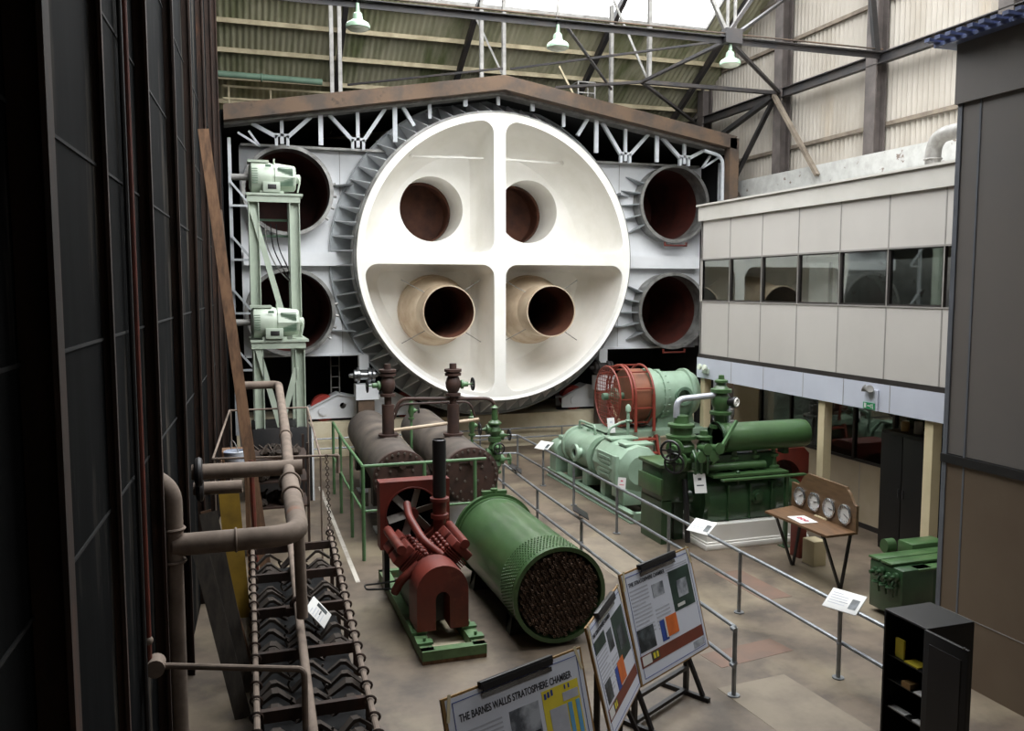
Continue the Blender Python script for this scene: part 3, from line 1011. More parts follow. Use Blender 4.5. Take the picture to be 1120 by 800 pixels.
LB = ['grey roof post on the left gable beam, left one of a close pair', 'grey roof post on the left gable beam, right one of a close pair', 'grey roof post just left of the gable peak', 'grey roof post standing on the gable peak',
      'grey roof post rising from the wind bracing node', 'grey roof post on the right slope of the gable beam']
for i, (x, y, z) in enumerate(ROOFPOSTS):
    m = MB(); m.ibeam((x, y, z), (x, y, roof_z(y) - 0.1), 0.09, 0.11)
    tag(m.build('roof_post', GREYST, smooth=False), LB[i], 'roof post', 'posts between the gable and the roof')
for (a, b, lab) in (((6.95, 21.9, 10.1), (6.2, 22.2, 11.8), 'pale diagonal strut beside the gable peak'), ((10.3, 20.3, 9.9), (9.1, 20.6, 12.6), 'pale diagonal strut leaning to the bracing node'),
                    ((9.2, 22.4, 9.75), (8.7, 22.4, 10.6), 'short tan strut on the right slope of the gable beam')):
    member('roof_strut', a, b, 0.06, 0.05, PURLIN if 'tan' in lab else GREYST, lab, 'light diagonal struts')
t = thing('wide_column', 'broad grey stanchion rising at the left of the gable', 'column', (2.45, 21.9, 9.3))
t2 = thing('roof_walkway', 'pale railed walkway high at the left behind the gable beam', 'walkway', (1.4, 25.3, 9.2))
m = MB(); m.bx(0.0, 2.9, 25.1, 25.6, 9.0, 9.24); m.build('walkway_deck', CONC, t2, smooth=False)
for z in (9.5, 9.72, 10.05):
    m = MB(); m.tube([(0.0, 25.1, z), (2.9, 25.1, z)], 0.035, 8); m.build('rail', PURLIN, t2)
for x in (0.15, 1.25, 2.75):
    m = MB(); m.cyl((x, 25.1, 9.2), (x, 25.1, 10.07), 0.03, n=8); m.build('post', PURLIN, t2)
bpy.data.objects.remove(t)
m = MB(); m.tube([(-0.2, 24.6, 10.25), (2.6, 24.6, 10.22)], 0.085, 12); m.torus((1.0, 24.6, 10.23), X_, 0.1, 0.025, 16, 6)
tag(m.build('roof_pipe', M('roof_pipe_paint', '6f8a76', 0.6)), 'greenish pipe under the roof at the far left', 'pipe')
m = MB()
for (dx, dy) in ((0, 0), (0.5, 0), (0.5, 0.5), (0, 0.5)):
    m.bar((9.35 + dx, 22.6 + dy, 9.7), (9.35 + dx, 22.6 + dy, 10.3), 0.035, 0.035)
for z in (10.0, 10.29):
    for (a, b) in (((0, 0), (0.5, 0)), ((0.5, 0), (0.5, 0.5)), ((0.5, 0.5), (0, 0.5)), ((0, 0.5), (0, 0))):
        m.bar((9.35 + a[0], 22.6 + a[1], z), (9.35 + b[0], 22.6 + b[1], z), 0.03, 0.03)
tag(m.build('guard_cage', GREYST, smooth=False), 'small pipe cage on the right slope of the gable beam', 'cage')
def make_lamp():
    t = thing('pendant_lamp', 'x', 'lamp', local=True)
    q = 0.82
    m = MB()
    m.lathe([(r_ * q, z_) for r_, z_ in ((0.0, 0.5), (0.04, 0.5), (0.05, 0.34), (0.1, 0.31), (0.12, 0.2), (0.24, 0.14), (0.27, 0.1), (0.27, 0.05), (0.24, 0.05), (0.22, 0.1), (0.08, 0.18))], (0, 0, 0), Z_, 28)
    m.build('lamp_shade', LAMPG, t, local=True)
    m = MB(); m.lathe([(0.2, 0.05), (0.17, 0.02), (0.1, 0.0), (0, -0.01)], (0, 0, 0), Z_, 24); m.build('lens', LAMPL, t, local=True)
    m = MB(); m.cyl((0, 0, 0.48), (0, 0, 0.72), 0.02, n=8); m.build('hanger', STEELD, t, local=True)
    return t
lp = make_lamp()
for i, (x, z, lab) in enumerate(((2.4, 9.32, 'green enamel pendant lamp, leftmost of the row'), (6.35, 9.3, 'green enamel pendant lamp above the gable peak'), (10.28, 9.28, 'green enamel pendant lamp in front of the white right wall'))):
    o = lp if i == 0 else copy_tree(lp)
    o.location = (x, 16.42, z - (0 if i else 0))
    tag(o, lab, group='pendant lamps under the roof truss')
o = copy_tree(lp); o.location = (12.25, 14.4, 10.63)
tag(o, 'green enamel pendant lamp cut off by the top edge', group='pendant lamps under the roof truss')
# ================================================================ GREEN MOTOR TOWER ON THE LEFT
TX0, TX1, TY0, TY1 = 0.42, 1.53, 19.45, 20.15
t = thing('motor_tower', 'pale green steel tower carrying two motors, left of the chamber', 'tower', (0.97, 19.8, 0))
TF = 18.75
m = MB(); m.bx(TX0 - 0.02, TX1 + 0.08, TF, TY1, 0, 1.62, 0.01); m.build('base_block', STEELB, t)
m = MB(); m.bx(TX1 + 0.08, TX1 + 0.12, TF - 0.02, TF + 0.02, 0, 1.62); m.build('base_edge', WHITEB, t, smooth=False)
for x in (TX0 + 0.14, TX1 - 0.12):
    for y in (TY0 + 0.1, TY1 - 0.1):
        yl = y if y > 19.8 else TF + 0.12
        m = MB(); m.ibeam((x, yl, 1.62), (x, yl, 3.42), 0.24, 0.2, (1, 0, 0)); m.build('leg', MINT, t, smooth=False)
        m = MB(); m.ibeam((x, y, 3.5), (x, y, 6.55), 0.24, 0.22, (1, 0, 0)); m.build('leg', MINT, t, smooth=False)
for z in (3.46, 6.58):
    yf = TY0 if z > 5 else TF
    m = MB(); m.bx(TX0 - 0.02, TX1 + 0.06, yf - 0.06, TY1 + 0.06, z, z + 0.05); m.bx(TX0, TX1, yf - 0.03, yf + 0.02, z - 0.14, z)
    m.build('platform', MINT, t, smooth=False)
for (a, b) in (((TX0 + 0.1, TY0 + 0.02, 6.3), (TX1 - 0.3, TY0 + 0.02, 3.55)), ((TX0 + 0.12, TF + 0.02, 3.35), (TX0 + 0.55, TF + 0.02, 1.65)), ((TX1 - 0.2, TF + 0.02, 2.9), (TX1 - 0.55, TF + 0.02, 1.65))):
    m = MB(); m.bar(a, b, 0.04, 0.12, (1, 0, 0)); m.build('brace', MINT, t, smooth=False)
for z in (5.75, 6.1):
    m = MB(); m.bar((TX0 + 0.2, TY1 - 0.1, z), (TX1 - 0.2, TY1 - 0.1, z), 0.04, 0.05); m.build('cross_bar', MINTD, t, smooth=False)
for k in range(3):
    m = MB(); x = 0.8 + 0.12 * k
    m.tube([(x, 19.85, 6.0), (x + 0.02, 19.85, 5.5), (x + 0.25, 19.85, 5.0), (TX1 - 0.18, 19.85, 4.7)], 0.014, 6, 0.3); m.build('cable', BLACKP if k else GREYST, t)
def make_motor():
    t = thing('electric_motor', 'x', 'motor', local=True)
    m = MB()
    m.lathe([(0, -0.52), (0.24, -0.52), (0.33, -0.47), (0.34, -0.44), (0.34, -0.1), (0.32, -0.06), (0.3, 0.0), (0.3, 0.02)], (0, 0, 0.36), X_, 28)
    m.build('stator_frame', MINT, t, local=True)
    m = MB()
    m.lathe([(0.3, 0.0), (0.33, 0.02), (0.31, 0.2), (0.28, 0.44), (0.24, 0.47), (0.1, 0.48), (0.1, 0.56), (0.05, 0.58), (0, 0.58)], (0, 0, 0.36), X_, 10)
    m.build('end_bell', MINT, t, local=True, ang=20)
    for (x0, x1, z0, z1) in ((-0.46, -0.34, 0.22, 0.52), (0.08, 0.4, 0.4, 0.56), (0.08, 0.4, 0.18, 0.34)):
        m = MB()
        n = 7
        for k in range(n):
            z = z0 + (z1 - z0) * k / (n - 1)
            yy = -math.sqrt(max(0.02, 0.335 ** 2 - (z - 0.36) ** 2)) if x0 < 0 else -0.27
            m.box(((x0 + x1) / 2, yy, z), (x1 - x0, 0.03, 0.014))
        m.build('vent_grille', MINTD, t, local=True, smooth=False)
    m = MB(); m.bx(-0.24, 0.12, -0.38, -0.24, 0.02, 0.24, 0.01); m.build('terminal_foot', MINT, t, local=True)
    m = MB(); m.bx(-0.14, 0.04, -0.388, -0.378, 0.09, 0.19, 0.003); m.build('terminal_opening', STEELB, t, local=True)
    m = MB(); m.bx(-0.3, 0.2, -0.3, 0.3, 0, 0.06); m.build('foot', MINT, t, local=True, smooth=False)
    m = MB(); m.bx(-0.54, -0.1, -0.2, 0.2, 0.67, 0.72); m.build('top_plate', MINT, t, local=True, smooth=False)
    m = MB(); m.tube([(0.02, 0, 0.66), (0.02, 0, 0.78)], 0.02, 8); m.build('lifting_eye', MINT, t, local=True)
    m = MB(); m.bx(-0.18, -0.06, -0.345, -0.335, 0.56, 0.61); m.build('name_plate', MINTD, t, local=True, smooth=False)
    m = MB(); m.cyl((-0.52, 0, 0.36), (-0.88, 0, 0.36), 0.07, n=14); m.build('drive_shaft', GREYST, t, local=True)
    m = MB(); m.tube([(0.5, -0.08, 0.4), (0.56, -0.1, 0.3), (0.5, -0.1, 0.05)], 0.02, 6, 0.08); m.build('conduit', MINT, t, local=True)
    return t
mo = make_motor()
mo.location = (1.0, 19.8, 6.63); tag(mo, 'pale green electric motor on the top platform of the tower', group='motors on the tower')
m2 = copy_tree(mo); m2.location = (0.95, 19.02, 3.51); tag(m2, 'pale green electric motor on the lower platform of the tower', group='motors on the tower')

# ================================================================ TWIN BROWN VESSELS
dr = V((0.0437, 1, 0)).normalized()
def vessel(x, y, L, label, riser_s):
    p0 = V((x, y, 1.22))
    r = 0.48
    t = thing('pressure_vessel', label, 'vessel', (x, y, 0), group='twin brown pressure vessels')
    m = MB()
    m.lathe([(r - 0.02, 0.0), (r, 0.02), (r, L - 0.15), (r * 0.9, L), (r * 0.5, L + 0.12), (0, L + 0.16)], p0, dr, 40)
    m.build('shell', BROWNV, t)
    m = MB(); m.lathe([(0, -0.03), (r * 0.96, -0.03), (r + 0.03, -0.02), (r + 0.03, 0.06), (r, 0.06)], p0, dr, 40); m.build('end_cover', BROWNP, t)
    u_, v_, a_ = basis(dr)
    bl = [((r - 0.02) * math.cos(2 * PI * k / 26), (r - 0.02) * math.sin(2 * PI * k / 26)) for k in range(26)]
    b0 = None
    for (a, b) in bl + list(((-0.2, 0.15), (0.0, 0.2), (0.2, 0.15), (-0.27, -0.05), (0.27, -0.05), (-0.12, -0.1), (0.12, -0.1), (0, -0.3), (-0.2, -0.28), (0.2, -0.28))):
        c = u_ * a + v_ * b
        if b0 is None:
            m = MB(); m.cyl(-dr * 0.03, -dr * 0.06, 0.022, n=6); b0 = m.build('cover_bolt', BROWNV, t, local=True); o = b0
        else:
            o = b0.copy(); COL.objects.link(o); o.parent = t
        o.location = c + V((0, 0, 1.22))
    m = MB(); c = p0 + V((0, 0, 0.26)) - dr * 0.03
    m.bar(c - u_ * 0.22, c + u_ * 0.22, 0.05, 0.06); m.cyl(c, c - dr * 0.14, 0.06, n=12); m.build('manway_clamp', BROWNP, t)
    for s_ in (1.1, 2.6, 4.4):
        c = p0 + dr * s_
        m = MB()
        m.box((c.x, c.y, 0.02), (0.75, 0.4, 0.05)); m.box((c.x, c.y, 0.4), (0.6, 0.26, 0.8)); 
        m.build('saddle', WHITEB, t, smooth=False)
        m = MB(); m.box((c.x, c.y, 0.76), (0.82, 0.28, 0.5)); m.build('saddle_cradle', STEELB, t, smooth=False)
    # riser with globe valve
    b = p0 + dr * riser_s + V((0, 0, r))
    m = MB(); m.cyl(b - V((0, 0, 0.05)), b + V((0, 0, 0.62)), 0.12, n=20); m.cyl(b + V((0, 0, 0)), b + V((0, 0, 0.04)), 0.2, n=20)
    rs = m.build('riser', BROWNP, t)
    m = MB()
    m.lathe([(0.07, 0.6), (0.07, 0.78), (0.15, 0.78), (0.15, 0.83), (0.09, 0.84), (0.14, 0.94), (0.15, 1.04), (0.12, 1.14), (0.09, 1.18), (0.16, 1.18), (0.16, 1.23), (0.12, 1.24), (0.17, 1.26), (0.17, 1.31), (0.07, 1.31), (0.07, 1.42), (0, 1.42)], b, Z_, 20)
    vb = m.build('valve_body', BROWNP, t)
    sgn = -1 if riser_s > 1.6 and x < 3.4 else 1
    m = MB()
    c = b + V((0, 0, 1.0))
    m.lathe([(0.05, 0.14), (0.09, 0.16), (0.09, 0.2), (0.05, 0.21), (0.05, 0.3), (0.015, 0.31), (0.015, 0.42)], c, (sgn, 0, 0), 14); m.build('valve_bonnet', RAILGR, vb)
    m = MB(); m.torus(c + V((sgn * 0.4, 0, 0)), X_, 0.12, 0.016, 20, 6); m.bar(c + V((sgn * 0.4, -0.12, 0)), c + V((sgn * 0.4, 0.12, 0)), 0.02, 0.02); m.bar(c + V((sgn * 0.4, 0, -0.12)), c + V((sgn * 0.4, 0, 0.12)), 0.02, 0.02); m.build('hand_wheel', BLACKP, vb)
    return b
bL = vessel(2.83, 14.9, 5.6, 'brown horizontal pressure vessel nearer the left wall, behind the green railing', 1.75)
bR = vessel(4.08, 14.8, 5.6, 'brown horizontal pressure vessel beside the green valve tree', 1.55)
m = MB(); m.tube([bL + V((0.13, 0, 0.45)), bL + V((0.25, 0, 0.72)), bR + V((0.75, -0.2, 0.72)), bR + V((0.85, -0.2, 0.4))], 0.035, 10, 0.2)
m.tube([bL + V((0.13, 0.1, 0.3)), bL + V((0.25, 0.1, 0.6)), bR + V((0.4, 0.2, 0.62)), bR + V((0.5, 0.2, 0.3))], 0.022, 8, 0.15)
tag(m.build('balance_pipe', BROWNP), 'twin thin brown pipes arching between the vessel risers', 'pipe')
m = MB(); m.tube([bL + V((0.1, -0.1, 0.12)), bR + V((0.5, -0.1, 0.3))], 0.035, 10)
tag(m.build('cream_pipe', CREAMDUCT), 'straight cream pipe lying across the tops of the two brown vessels', 'pipe')
def green_valve_tree(p, zb, zt, label, big):
    t = thing('valve_tree', label, 'valve', (p[0], p[1], 0), group='green valves beside the vessels')
    m = MB(); m.cyl((p[0], p[1], 0), (p[0], p[1], zb), 0.03 if not big else 0.05, n=10); m.cyl((p[0], p[1], 0), (p[0], p[1], 0.02), 0.1, n=14); m.build('stem', RAILGR if not big else DGREEN, t)
    k = zt - zb
    o = V((p[0], p[1], zb))
    m = MB()
    R_ = 0.13 if big else 0.07
    prof = [(0.03, 0)]
    n = 3 if big else 1
    for i in range(n):
        h = k * 0.75 / n
        z0 = k * 0.75 * i / n
        prof += [(R_, z0 + 0.01), (R_, z0 + 0.05), (R_ * 0.6, z0 + 0.06), (R_ * 1.0, z0 + h * 0.5), (R_ * 0.6, z0 + h * 0.85), (R_, z0 + h * 0.88), (R_, z0 + h * 0.98)]
    prof += [(R_ * 0.5, k * 0.78), (R_ * 0.4, k * 0.95), (R_ * 0.6, k * 0.96), (0, k)]
    m.lathe(prof, o, Z_, 18)
    m.build('valve_body', GREEN, t)
    arms = ((1, 0, 0, 0.55), (-1, 0, 0, 0.3), (0, -1, 0, 0.4), (1, 0, 0, 0.2), (-1, 0, 0, 0.65)) if big else ((1, 0, 0, 0.4),)
    for (ax, ay, az, fr) in arms:
        c = o + V((0, 0, k * fr)); d = V((ax, ay, az)); L = 2.3 * R_
        m = MB(); m.lathe([(R_ * 0.5, R_ * 0.5), (R_ * 0.75, R_ * 1.1), (R_ * 0.75, R_ * 1.3), (R_ * 0.4, R_ * 1.35), (R_ * 0.15, L * 0.8), (R_ * 0.15, L)], c, d, 12); m.build('valve_arm', RAILGR if fr < 0.5 else GREEN, t)
        m = MB(); m.torus(c + d * L, d, R_ * 0.8, 0.014, 18, 6); u_, v_, _ = basis(d); m.bar(c + d * L - u_ * R_ * 0.8, c + d * L + u_ * R_ * 0.8, 0.018, 0.018); m.bar(c + d * L - v_ * R_ * 0.8, c + d * L + v_ * R_ * 0.8, 0.018, 0.018)
        m.build('hand_wheel', BLACKP if fr > 0.25 else RAILGR, t)
green_valve_tree((4.82, 15.75), 1.0, 2.35, 'tall dark green valve tree with hand wheels beside the right brown vessel', True)
green_valve_tree((4.68, 16.9), 1.55, 2.1, 'small green valve on a thin post right of the right brown vessel', False)
green_valve_tree((3.68, 18.2), 1.75, 2.25, 'small green valve on a thin post between the two brown vessels', False)
# green railing round the vessels
t = thing('green_railing', 'thin green railing on two sides of the brown vessels', 'railing', (2.2, 16, 0))
P4 = [(2.12, 19.2), (2.05, 16.6), (2.05, 14.25), (4.2, 14.25)]
for z, r_ in ((1.62, 0.028), (0.85, 0.022)):
    m = MB(); m.tube([(x, y, z) for x, y in P4], r_, 8, 0.05); m.build('rail', RAILGR, t)
for (x, y) in [(2.12, 19.2), (2.07, 17.5), (2.05, 15.7), (2.05, 14.25), (3.1, 14.25), (4.0, 14.25)]:
    m = MB(); m.cyl((x, y, 0), (x, y, 1.62), 0.032, n=8); m.build('post', RAILGR, t)

# ================================================================ GREEN TUBE BUNDLE SHELL
t = thing('tube_bundle_shell', 'large green cylinder lying open, its mouth packed with tubes', 'heat exchanger', (3.93, 10, 0))
R0 = 0.61
m = MB()
m.lathe([(R0 - 0.05, 0.3), (R0 - 0.035, 0.0), (R0 + 0.02, 0.0), (R0 + 0.02, 0.05), (R0, 0.06), (R0, 2.75), (R0 + 0.02, 2.76), (R0 + 0.02, 2.82)], (3.92, 9.96, 0.68), Y_, 56)
m.build('shell', GREEN, t)
m = MB(); m.lathe([(R0, 2.82), (R0 + 0.06, 2.82), (R0 + 0.06, 2.9), (R0 - 0.03, 2.92), (R0 - 0.03, 3.1), (R0 * 0.85, 3.2), (0, 3.3)], (3.92, 9.96, 0.68), Y_, 56); m.build('end_flange', GREEN, t)
m = MB(); m.bar((3.72, 12.85, 1.36), (4.12, 12.85, 1.36), 0.1, 0.06); m.cyl((3.92, 12.85, 1.3), (3.92, 12.85, 1.42), 0.06, n=12); m.build('lifting_lug', GREEN, t)
m = MB()
for i in range(9):
    for k in range(84):
        a = 2 * PI * (k + 0.5 * (i % 2)) / 84
        y = 10.1 + 0.055 * i
        c = V((3.92 + R0 * math.cos(a), y, 0.68 + R0 * math.sin(a)))
        m.box(c, (0.016, 0.018, 0.018), Matrix.Rotation(a, 3, 'Y'))
o = tag(m.build('rivet_band', GREEN, t, smooth=False), kind='stuff')
m = MB(); m.cyl((3.92, 10.3, 0.68), (3.92, 10.32, 0.68), R0 - 0.04, n=40); m.build('tube_plate', VOID, t)
pts = []
for i in range(-12, 13):
    for j in range(-12, 13):
        x = 0.054 * (i + 0.5 * (j % 2)); z = 0.048 * j
        if math.hypot(x, z) < R0 - 0.075:
            pts.append((x, z))
pts.sort(key=lambda p: math.hypot(p[0], p[1]))
TUBEM = M('tube_steel', '80695a', 0.5, 0.2, '4a3c32', 14)
m0 = None
for (x, z) in pts[:100]:
    if m0 is None:
        m = MB(); m.lathe([(0.0125, 0.22), (0.0125, 0), (0.0195, 0), (0.0195, 0.22)], (0, 0, 0), Y_, 8)
        m0 = m.build('tube', TUBEM, t, local=True)
        o = m0
    else:
        o = m0.copy(); COL.objects.link(o); o.parent = t
    o.location = (3.92 + x - 3.93, 10.0 - 10 - random.random() * 0.06, 0.68 + z)
m = MB()
for (x, z) in pts[100:]:
    m.lathe([(0.0125, 0.22), (0.0125, 0), (0.0195, 0), (0.0195, 0.22)], (3.92 + x, 10.0 - random.random() * 0.06, 0.68 + z), Y_, 8)
tag(m.build('tube_bundle', TUBEM, t), kind='stuff')
for y in (10.5, 12.3):
    m = MB(); m.prism([(-0.5, 0), (0.5, 0), (0.42, 0.25)] + [(0.5 * math.cos(a), 0.68 - 0.6 * math.cos(0) + 0.6 * 0 + 0.2 - 0.14 * math.sin(a)) for a in (0.3, 0.8, 1.57, 2.3, 2.8)] + [(-0.42, 0.25)], (3.92, y + 0.2, 0), X_, Z_, 0.2)
    m.build('cradle', BLACKP, t, smooth=False)

# ================================================================ RED ENGINE ON A GREEN SKID
t = thing('red_engine', 'small red twin bank engine with a radiator and tall black exhaust on a green skid', 'engine', (2.52, 11.5, 0))
SK = V((2.53, 0, 0))
m = MB()
for x in (2.12, 2.78):
    m.bx(x, x + 0.16, 9.98, 13.2, 0.03, 0.17)
m.bx(2.12, 2.94, 9.95, 10.08, 0.05, 0.17); m.bx(2.12, 2.94, 11.6, 11.7, 0.05, 0.15); m.bx(2.12, 2.94, 13.1, 13.2, 0.05, 0.17)
m.build('skid_frame', M('skid_green', '5c7a50', 0.6, 0, '48603f', 4, hx3='6b5138', scale3=4, lo3=0.6, hi3=0.75), t, smooth=False)
m = MB(); m.bx(2.12, 2.94, 9.96, 10.1, 0, 0.05); m.bx(2.13, 2.27, 10.1, 13.2, 0, 0.03); m.bx(2.79, 2.93, 10.1, 13.2, 0, 0.03); m.build('timber_runner', OLDWOOD, t, smooth=False)
m = MB(); m.bx(2.28, 2.78, 10.08, 11.6, 0.012, 0.03); m.build('drip_tray', CONC, t, smooth=False)
for (x, y) in ((2.2, 10.2), (2.86, 10.2), (2.2, 10.55), (2.86, 10.55)):
    m = MB(); m.box((x, y, 0.19), (0.2, 0.13, 0.03)); m.cyl((x, y, 0.2), (x, y, 0.25), 0.02, n=6); m.build('mount_pad', RAILGR, t, smooth=False)
# n-shaped guard
m = MB()
def arch(w_, h, iw, ih, n=14):
    P = [(-w_, 0.0), (-iw, 0.0), (-iw, ih)]
    P += [(-iw * math.cos(PI * k / n), ih + iw * math.sin(PI * k / n)) for k in range(1, n)]
    P += [(iw, ih), (iw, 0), (w_, 0), (w_, h)]
    P += [(w_ * math.cos(PI * k / n), h + w_ * math.sin(PI * k / n)) for k in range(1, n)]
    P += [(-w_, h)]
    return P
m.prism(arch(0.34, 0.5, 0.095, 0.4), (2.5, 10.95, 0.22), X_, Z_, 0.5)
m.build('flywheel_guard', RED, t)
m = MB(); m.bx(2.4, 2.6, 10.8, 10.94, 0.2, 0.7); m.build('guard_back', BLACKP, t, smooth=False)
# crankcase and cylinder banks
m = MB(); m.cyl((2.5, 10.95, 0.62), (2.5, 12.1, 0.62), 0.26, n=24); m.bx(2.24, 2.76, 10.96, 12.1, 0.2, 0.6); m.build('crankcase', BLACKP, t)
for sx in (-1, 1):
    ax = V((sx * 0.72, 0, 0.69)).normalized()
    Rm = Matrix.Rotation(sx * math.radians(46), 3, 'Y')
    for y in (11.15, 11.6):
        m = MB()
        for k in range(9):
            m.box(V((2.5, y, 0.68)) + ax * (0.2 + 0.032 * k), (0.34, 0.34, 0.014), Rm)
        m.cyl(V((2.5, y, 0.68)) + ax * 0.1, V((2.5, y, 0.68)) + ax * 0.5, 0.13, n=18)
        m.build('cylinder', RED, t, smooth=False)
        m = MB(); m.box(V((2.5, y, 0.68)) + ax * 0.55, (0.32, 0.36, 0.12), Rm, 0.02); m.build('cylinder_head', RED, t)
    for k in range(5):
        for j in range(4):
            m = MB(); m.sph(V((2.5, 11.05 + 0.14 * k, 0.68)) + ax * 0.36 + Rm @ V((-sx * 0.19, 0, 0.1 - 0.07 * j)), 0.035, n=8); m.build('head_nut', RED, t)
    m = MB(); m.tube([V((2.5, 10.95, 0.68)) + ax * 0.6 + V((0, 0, 0.06)), V((2.5, 11.9, 0.68)) + ax * 0.62 + V((0, 0, 0.06))], 0.065, 12, 0); m.build('manifold', RED, t)
m = MB(); m.tube([(2.62, 11.0, 1.02), (2.4, 11.1, 1.2), (2.3, 11.6, 1.42), (2.35, 12.0, 1.5)], 0.055, 12, 0.15); m.build('intake_pipe', RED, t)
m = MB(); m.tube([(2.3, 10.95, 0.95), (2.05, 10.95, 0.75), (2.0, 11.1, 0.55)], 0.06, 12, 0.1); m.build('outlet_pipe', RED, t)
# radiator with fan opening
m = MB()
m.prism([(-0.52, 0.0), (0.52, 0.0), (0.52, 1.0), (-0.52, 1.0)], (2.52, 12.5, 0.78), X_, Z_, 0.26, [circ(-0.04, 0.5, 0.4, 32)])
rd = m.build('radiator_shell', RED, t, smooth=False)
m = MB(); m.bx(2.02, 3.02, 12.46, 12.5, 0.8, 1.76); m.build('radiator_core', VOID, t, smooth=False)
m = MB(); m.torus((2.48, 12.25, 1.28), Y_, 0.4, 0.018, 36, 6); m.build('fan_ring', RED, t)
fan = None
for k in range(6):
    a = k * PI / 3 + 0.25
    m = MB()
    d = V((math.cos(a), 0, math.sin(a)))
    sd = V((-math.sin(a), 0, math.cos(a)))
    Rb = Matrix((d, V((0, 1, 0)), sd)).transposed() @ Matrix.Rotation(math.radians(32), 3, 'X')
    m.box(V((2.48, 12.33, 1.28)) + d * 0.22, (0.28, 0.012, 0.12), Rb)
    m.build('fan_blade', M('fan_blade_metal', '9a938c', 0.5, 0.2) if k == 0 else bpy.data.materials['fan_blade_metal'], t, smooth=False)
m = MB(); m.cyl((2.48, 12.22, 1.28), (2.48, 12.4, 1.28), 0.09, n=16); m.build('fan_hub', RED, t)
for x in (2.1, 2.9):
    m = MB(); m.bx(x - 0.04, x + 0.04, 12.28, 12.46, 0.15, 0.8); m.build('radiator_leg', BLACKP, t, smooth=False)
# exhaust
m = MB(); m.lathe([(0.13, 0), (0.13, 0.06), (0.1, 0.07), (0.1, 0.24), (0.14, 0.25), (0.14, 0.3), (0.09, 0.31)], (2.83, 12.0, 1.26), Z_, 20); m.build('exhaust_base', RED, t)
m = MB(); m.cyl((2.83, 12.0, 0.9), (2.83, 12.0, 1.28), 0.09, n=14); m.build('exhaust_elbow', RED, t)
m = MB(); m.lathe([(0.08, 0), (0.095, 0.02), (0.1, 0.85), (0.085, 0.86), (0.07, 0.7), (0.06, 0)], (2.83, 12.0, 1.56), Z_, 24); m.build('exhaust_stack', BLACKP, t)
m = MB(); m.tube([(2.3, 12.1, 0.35), (1.95, 12.2, 0.3), (1.75, 12.2, 0.3), (1.75, 12.0, 0.3), (2.2, 11.9, 0.3)], 0.014, 6, 0.05); m.build('starting_handle', BLACKP, t)

# ================================================================ FAN AND MOTOR ON A STAND, RIGHT
t = thing('fan_motor_set', 'red guarded fan driven by a green motor on a green stand, right of the chamber', 'fan', (9.3, 18.2, 0))
AX = V((0, 18.2, 2.08))
m = MB()
m.bx(8.0, 10.7, 17.55, 17.65, 1.2, 1.33); m.bx(8.0, 10.7, 18.75, 18.85, 1.2, 1.33); m.bx(8.0, 8.1, 17.55, 18.85, 1.2, 1.33); m.bx(10.6, 10.7, 17.55, 18.85, 1.2, 1.33); m.bx(8.0, 10.7, 17.6, 18.8, 1.3, 1.34)
m.build('stand_top', LGREEN, t, smooth=False)
for x in (8.06, 9.3, 10.64):
    for y in (17.6, 18.8):
        m = MB(); m.ibeam((x, y, 0), (x, y, 1.2), 0.12, 0.12, (1, 0, 0)); m.build('stand_leg', LGREEN, t, smooth=False)
for x in (8.3, 8.9):
    m = MB(); m.bar((x - 0.25, 17.62, 0.1), (x + 0.25, 17.62, 1.2), 0.05, 0.05); m.build('stand_brace', GUARD, t, smooth=False)
m = MB(); m.bx(7.92, 8.55, 17.3, 18.5, 0.55, 0.6); m.build('stand_shelf', GUARD, t, smooth=False)
# fan drum inside its cage
m = MB(); m.lathe([(0.0, 8.72), (0.6, 8.72), (0.63, 8.76), (0.63, 9.14), (0.6, 9.18), (0, 9.18)], AX, X_, 40); m.build('fan_drum', FANBR, t)
for x in (8.62, 8.7, 9.16):
    m = MB(); m.torus(AX + V((x, 0, 0)), X_, 0.72, 0.028, 44, 8); m.build('guard_hoop', GUARD, t)
for k in range(10):
    a = 2 * PI * k / 10 + 0.3
    m = MB(); y, z = 0.72 * math.cos(a), 0.72 * math.sin(a)
    m.bar(AX + V((8.62, y, z)), AX + V((9.16, y, z)), 0.04, 0.03); m.build('guard_bar', GUARD, t, smooth=False)
for s_ in (-1, 1):
    m = MB(); m.bar(AX + V((8.7, s_ * 0.7, 0.1)), AX + V((8.7, s_ * 0.72, -0.75)), 0.06, 0.05); m.bar(AX + V((9.16, s_ * 0.7, 0.1)), AX + V((9.16, s_ * 0.72, -0.75)), 0.06, 0.05); m.build('guard_post', GUARD, t, smooth=False)
m = MB()
for k in range(17):
    z = -0.66 + 0.0825 * k
    h = math.sqrt(max(0, 0.7 ** 2 - z * z))
    m.bar(AX + V((8.32, -h, z)), AX + V((8.32, h, z)), 0.012, 0.012)
    m.bar(AX + V((8.32, z, -h)), AX + V((8.32, z, h)), 0.012, 0.012)
m.torus(AX + V((8.32, 0, 0)), X_, 0.7, 0.022, 40, 6)
for k in range(8):
    a = 2 * PI * k / 8
    m.bar(AX + V((8.32, 0.7 * math.cos(a), 0.7 * math.sin(a))), AX + V((8.66, 0.71 * math.cos(a), 0.71 * math.sin(a))), 0.02, 0.02)
m.build('mesh_guard', GUARD, t)
m = MB(); m.cyl(AX + V((8.2, 0, 0)), AX + V((9.3, 0, 0)), 0.08, n=14); m.lathe([(0.08, 8.45), (0.2, 8.46), (0.2, 8.52), (0.08, 8.54)], AX, X_, 20); m.build('shaft', MINTD, t)
m = MB()
